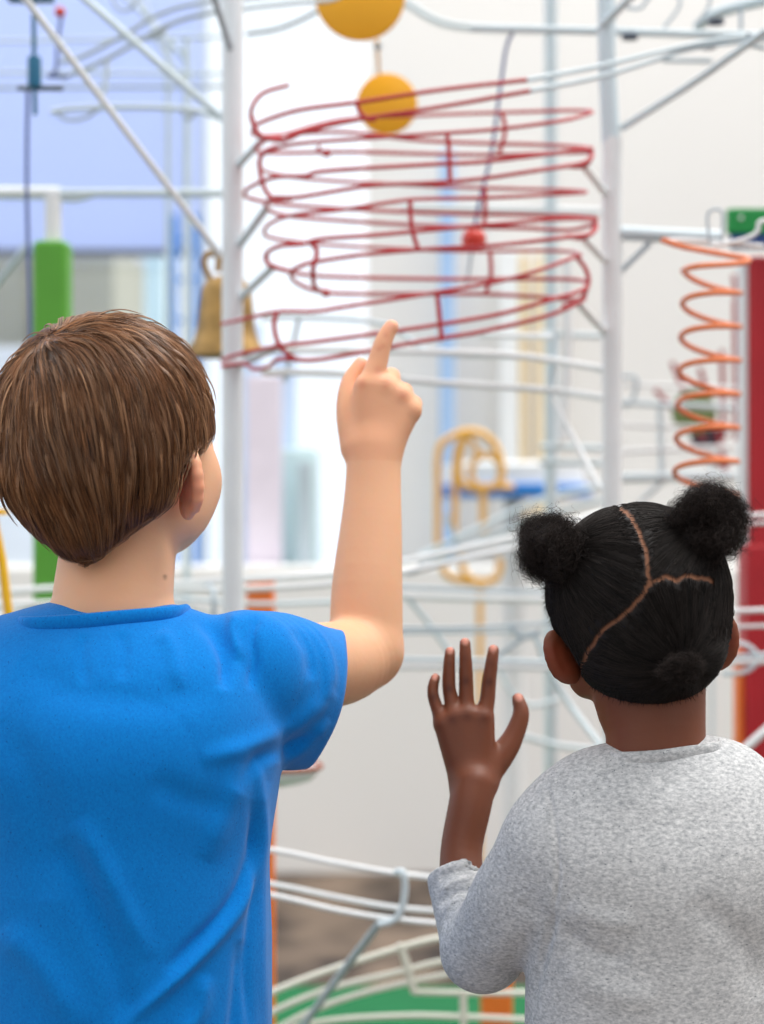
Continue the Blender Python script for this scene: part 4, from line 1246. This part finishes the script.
rail('track_rail', M['white'], R(3, 2.8), [(-60, 640, 2.8), (0, 618, 2.8), (50, 604, 2.8), (170, 604, 2.8), (230, 618, 2.8), (300, 640, 2.8)], t)
rail('track_rail', M['pale'], R(2.4, 2.8), [(160, 596, 2.8), (200, 600, 2.8), (260, 604, 2.8), (330, 602, 2.8), (380, 600, 2.8)], t)
t = track('pale horizontal rails with diagonal strut above the girl raised hand', at=(470, 600, 2.9))
rail('track_rail', M['grey'], R(2.2, 2.9), [(380, 586, 2.9), (470, 590, 2.9), (560, 592, 2.9)], t)
rail('track_rail', M['white'], R(3.8, 2.9), [(380, 595, 2.9), (470, 598, 2.9), (560, 600, 2.9)], t)
rail('brace', M['pale'], R(2.8, 2.9), [(408, 598, 2.9), (430, 625, 2.9), (452, 655, 2.9)], t)
t = track('thin grey rails crossing just over the girl fingertips', at=(470, 628, 2.7))
rail('track_rail', M['grey'], R(1.9, 2.7), [(380, 628, 2.7), (440, 628, 2.7), (500, 626, 2.7), (560, 622, 2.7)], t)
rail('track_rail', M['pale'], R(1.9, 2.7), [(380, 633, 2.7), (480, 632, 2.7), (560, 632, 2.7)], t)
rail('tie', M['grey'], R(2.4, 2.7), [(511, 626, 2.7), (519, 636, 2.7), (530, 637, 2.7), (540, 630, 2.7)], t)
rail('tie', M['grey'], R(2.4, 2.7), [(524, 638, 2.7), (503, 652, 2.7), (492, 660, 2.7)], t)
rail('brace', M['pale'], R(3.2, 2.7), [(536, 636, 2.7), (548, 668, 2.7), (570, 705, 2.7), (604, 750, 2.65)], t)
t = track('white double rail passing behind the girl fingers', at=(470, 662, 2.6))
rail('track_rail', M['pale'], R(2.4, 2.6), [(380, 659, 2.6), (480, 660, 2.6), (600, 662, 2.6), (740, 656, 2.6), (820, 652, 2.6)], t)
rail('track_rail', M['white'], R(3.0, 2.6), [(380, 667, 2.6), (480, 667, 2.6), (600, 668, 2.6), (740, 662, 2.6), (820, 660, 2.6)], t)
rail('end_loop', M['pale'], R(2.4, 2.6), [(722, 640, 2.6), (748, 646, 2.6), (758, 660, 2.6), (744, 672, 2.6), (722, 674, 2.6)], t)
t = track('pale rails sloping up left of the left hair puff, far back', at=(480, 530, 3.7))
rail('track_rail', M['pale'], R(3, 3.7), [(420, 556, 3.7), (480, 528, 3.7), (540, 500, 3.7), (604, 486, 3.7)], t)
rail('track_rail', M['pale'], R(3, 3.7), [(420, 570, 3.7), (480, 540, 3.7), (560, 512, 3.7), (604, 500, 3.7)], t)
rail('tie', M['grey'], R(2.2, 3.7), [(446, 515, 3.7), (458, 545, 3.7)], t)
t = track('faint pale crossing lines under the raised girl hand thumb', at=(560, 740, 3.2))
rail('track_rail', M['pale'], R(3, 3.2), [(505, 734, 3.2), (530, 738, 3.2), (560, 746, 3.2), (620, 752, 3.2)], t)
rail('track_rail', M['pale'], R(2.4, 3.2), [(495, 660, 3.2), (510, 690, 3.2), (530, 705, 3.2), (560, 700, 3.2)], t)
t = track('white ladder-like rails between right post and orange spiral', at=(650, 430, 3.3))
for y0_, y1, r_ in ((384, 388, 2), (402, 408, 3.2), (425, 428, 2.2), (452, 447, 2.8), (478, 476, 5)):
    rail('track_rail', M['pale' if r_ > 3 else 'white'], R(r_, 3.3), [(614, y0_, 3.3), (670, (y0_ + y1) / 2, 3.3), (735, y1, 3.3)], t)
rail('tie', M['grey'], R(2.2, 3.3), [(620, 376, 3.3), (636, 378, 3.3), (634, 396, 3.3), (625, 408, 3.3)], t)
rail('tie', M['pale'], R(3, 3.3), [(660, 408, 3.3), (662, 478, 3.3)], t)
rail('brace', M['pale'], R(2.4, 3.3), [(640, 502, 3.3), (664, 480, 3.3)], t)
t = track('white box-like rails between far pale post and right post', at=(580, 440, 3.2))
for y0_ in (334, 446, 462):
    rail('track_rail', M['pale'], R(3, 3.2), [(540, y0_, 3.2), (606, y0_ + 2, 3.2)], t)
rail('upright', M['white'], R(5, 3.2), [(567, 260, 3.2), (567, 350, 3.2), (562, 440, 3.2)], t)
t = track('white paired rails crossing the red panel at ear height', at=(750, 560, 2.5))
for y0_, r_ in ((515, 2.6), (523, 2.2), (610, 2.6), (626, 2.0)):
    rail('track_rail', M['white'], R(r_, 2.5), [(690, y0_ + 2, 2.5), (764, y0_, 2.5), (820, y0_ - 3, 2.5)], t)
rail('brace', M['white'], R(4.4, 2.5), [(735, 758, 2.5), (764, 732, 2.5), (800, 700, 2.5)], t)
t = tag(MB().tube(pl((690, 644, 3.2), (820, 630, 3.2)), R(4, 3.2), 10).build('hand_rail', paint('cream_wood', (214, 204, 178), .6)), 'cream horizontal bar crossing right of the girl right ear', 'rail')

# orange posts
op = thing('frame_post', 'orange post rising behind boy side, top above his shoulder', 'post', (P(260, 0, 2.95)[0], 2.95, pz))
MB().box((P(247, 0, 2.95)[0], 2.93, pz), (P(274.5, 0, 2.95)[0], 2.97, P(0, 576, 2.95)[2]), .004).build('pole', M['opost'], op, False)
MB().box((P(250, 0, 2.95)[0], 2.925, P(0, 590, 2.95)[2]), (P(271, 0, 2.95)[0], 2.975, P(0, 585, 2.95)[2]), .001).build('clip', M['white'], op, False)
o_ = thing('frame_post', 'short orange post at the bottom beside girl elbow', 'post', (P(496, 0, 3.0)[0], 3.0, pz))
MB().box((P(481, 0, 3)[0], 2.98, pz), (P(512, 0, 3)[0], 3.02, P(0, 935, 3)[2]), .004).build('pole', M['opost'], o_, False)

# lower white rails
t = track('three white rails with a hooked bracket on a slanted grey pole, lower centre', at=(380, 900, 2.3))
rail('track_rail', M['white'], R(3, 2.3), [(180, 842, 2.3), (270, 850, 2.3), (330, 862, 2.3), (400, 874, 2.3), (470, 880, 2.3), (560, 880, 2.32)], t)
rail('track_rail', M['white'], R(3, 2.3), [(180, 872, 2.3), (270, 884, 2.3), (340, 898, 2.3), (400, 908, 2.3), (470, 912, 2.3), (560, 912, 2.32)], t)
rail('track_rail', M['white'], R(3, 2.3), [(180, 880, 2.28), (270, 895, 2.28), (340, 911, 2.28), (400, 920, 2.28), (470, 925, 2.28), (560, 925, 2.3)], t)
rail('tie', M['pale'], R(3.6, 2.27), [(396, 872, 2.28), (403, 873, 2.27), (405, 888, 2.27), (402, 908, 2.27), (394, 920, 2.27), (378, 925, 2.27)], t)
zp = (H - pz) * F
MB().tube([P(382, 920, 2.28), P(340, 975, 2.36), P(300, 1030, 2.44), P(240, 1110, 2.6)], R(4.2, 2.3), 12).build('support_pole', M['grey'], t)
t = track('cream white fan of rails over green platform at the bottom', at=(400, 1000, 2.5))
cw = paint('cream_enamel', (236, 236, 222), .4)
def fr(name, pts, r=3.4): rail(name, cw, R(r, 2.5), [p + (2.5,) for p in pts], t)
fr('track_rail', [(180, 1035), (270, 993), (330, 970), (400, 948), (440, 938), (520, 925), (600, 915)])
fr('track_rail', [(180, 1062), (270, 1013), (330, 989), (400, 972), (440, 962), (520, 948)])
fr('track_rail', [(230, 1060), (290, 1022), (340, 1000), (400, 984), (450, 974), (520, 960)])
fr('track_rail', [(413, 992), (463, 993), (520, 993), (600, 992)], 3.2)
fr('track_rail', [(250, 1040), (320, 1022), (400, 1016), (463, 1017), (540, 1020), (600, 1020)], 3.2)
fr('tie', [(400, 944), (408, 968), (414, 992)], 4)
fr('tie', [(463, 990), (464, 1040)], 4)
for x in (300, 463):
    MB().tube(drop(x, 2.5, 1030), R(4, 2.5), 10).build('leg', cw, t)

# white and brown dish under the sleeve
ds = thing('dish', 'white shallow dish with brown rim showing under the blue sleeve', 'dish', tuple(P(285, 782, 2.6)))
c_ = P(285, 784, 2.6); k = R(1, 2.6)
MB().lathe(c_, [(k * 12, 0), (k * 26, k * 4), (k * 34, k * 12), (k * 36, k * 18), (k * 33, k * 18), (k * 24, k * 7), (k * 5, k * 4)], 36).build('bowl', M['white'], ds)
MB().tube([c_ + np.array((k * 36 * math.cos(a), k * 36 * math.sin(a), k * 18)) for a in np.linspace(0, 6.283, 33)[:-1]], k * 2.6, 8, True).build('rim', paint('brown_rim', (170, 96, 70), .5), ds)
MB().tube([c_, c_ + np.array((-k * 26, .03, -k * 4)), np.array((P(258, 0, 2.63)[0], 2.63, pz))], k * 3, 10).build('stem', M['grey'], ds)

# yellow stand at the left edge
ys = thing('stand', 'yellow stand with slanted leg at the left edge', 'stand', (P(-10, 0, 2.2)[0], 2.2, 0))
MB().lathe(P(-10, 512, 2.2), [(.010, -.004), (.022, -.003), (.022, .003), (.010, .004)], 24).build('cap', M['ystand'], ys)
xk = P(10, 625, 2.2)
MB().tube([P(-8, 512, 2.2), P(2, 560, 2.2), P(10, 625, 2.2), P(40, 860, 2.2), np.array((P(60, 0, 2.2)[0], 2.2, 0))], R(4.6, 2.2), 12).build('leg', M['ystand'], ys)
MB().tube([P(-12, 512, 2.2), P(-22, 625, 2.2), np.array((P(-70, 0, 2.2)[0], 2.2, 0))], R(4.6, 2.2), 12).build('leg', M['ystand'], ys)
#@@LIGHT
# ------------------------------------------------------------------ light, camera
w = bpy.data.worlds.new('daylight'); bpy.context.scene.world = w; w.use_nodes = True
N, L = w.node_tree.nodes, w.node_tree.links
bg = N['Background']
tc = N.new('ShaderNodeTexCoord'); sx = N.new('ShaderNodeSeparateXYZ'); L.new(tc.outputs['Generated'], sx.inputs[0])
# bright overcast sky; the side behind the viewer is dimmer
rz = N.new('ShaderNodeValToRGB'); L.new(sx.outputs['Z'], rz.inputs['Fac'])
e = rz.color_ramp.elements
e[0].position = 0.0; e[0].color = (.80, .84, .90, 1); e[1].position = .7; e[1].color = (1.0, 1.0, 1.0, 1)
my = N.new('ShaderNodeMapRange'); my.inputs['From Min'].default_value = -1; my.inputs['From Max'].default_value = .2
my.inputs['To Min'].default_value = .7; my.inputs['To Max'].default_value = 1.3
L.new(sx.outputs['Y'], my.inputs['Value'])
mm = N.new('ShaderNodeMix'); mm.data_type = 'RGBA'; mm.blend_type = 'MULTIPLY'; mm.inputs[0].default_value = 1
L.new(rz.outputs['Color'], mm.inputs[6]); L.new(my.outputs[0], mm.inputs[7])
L.new(mm.outputs[2], bg.inputs['Color'])
bg.inputs['Strength'].default_value = 1.15
sun = bpy.data.lights.new('skylight_sun', 'SUN'); sun.energy = 2.5; sun.angle = math.radians(28); sun.color = (1, .975, .94)
so = bpy.data.objects.new('skylight_sun', sun); C.objects.link(so)
d = Vector((-.38, .02, -1.0)); so.rotation_euler = d.to_track_quat('-Z', 'Y').to_euler(); so.location = (3, -2, 5)
for i, x in enumerate((-1.2, 1.0, 3.2)):      # row of unseen area lights, added to brighten the back wall
    al = bpy.data.lights.new('added_wall_fill', 'AREA'); al.shape = 'RECTANGLE'; al.size = 1.8; al.size_y = .4; al.energy = 26; al.color = (1, .985, .96)
    ao = bpy.data.objects.new('added_wall_fill', al); C.objects.link(ao); ao.location = (x, 4.3, 4.3)
    ao.rotation_euler = (Vector((x, WY, 0.3)) - ao.location).to_track_quat('-Z', 'Y').to_euler()
cam = bpy.data.cameras.new('camera'); co = bpy.data.objects.new('camera', cam); C.objects.link(co)
co.location = (0, 0, H); co.rotation_euler = (math.pi / 2, 0, 0)
cam.sensor_fit = 'VERTICAL'; cam.sensor_height = 36; cam.sensor_width = 36
cam.lens = F * 36 / 1024; cam.clip_start = .05; cam.clip_end = 200
cam.dof.use_dof = True; cam.dof.focus_distance = 1.5; cam.dof.aperture_fstop = 3.8
sc = bpy.context.scene
sc.camera = co
sc.view_settings.view_transform = 'Standard'; sc.view_settings.look = 'None'; sc.view_settings.gamma = 1
sc.view_settings.use_curve_mapping = False; sc.view_settings.exposure = 0
sc.cycles.use_denoising = True
sc.cycles.max_bounces = 8
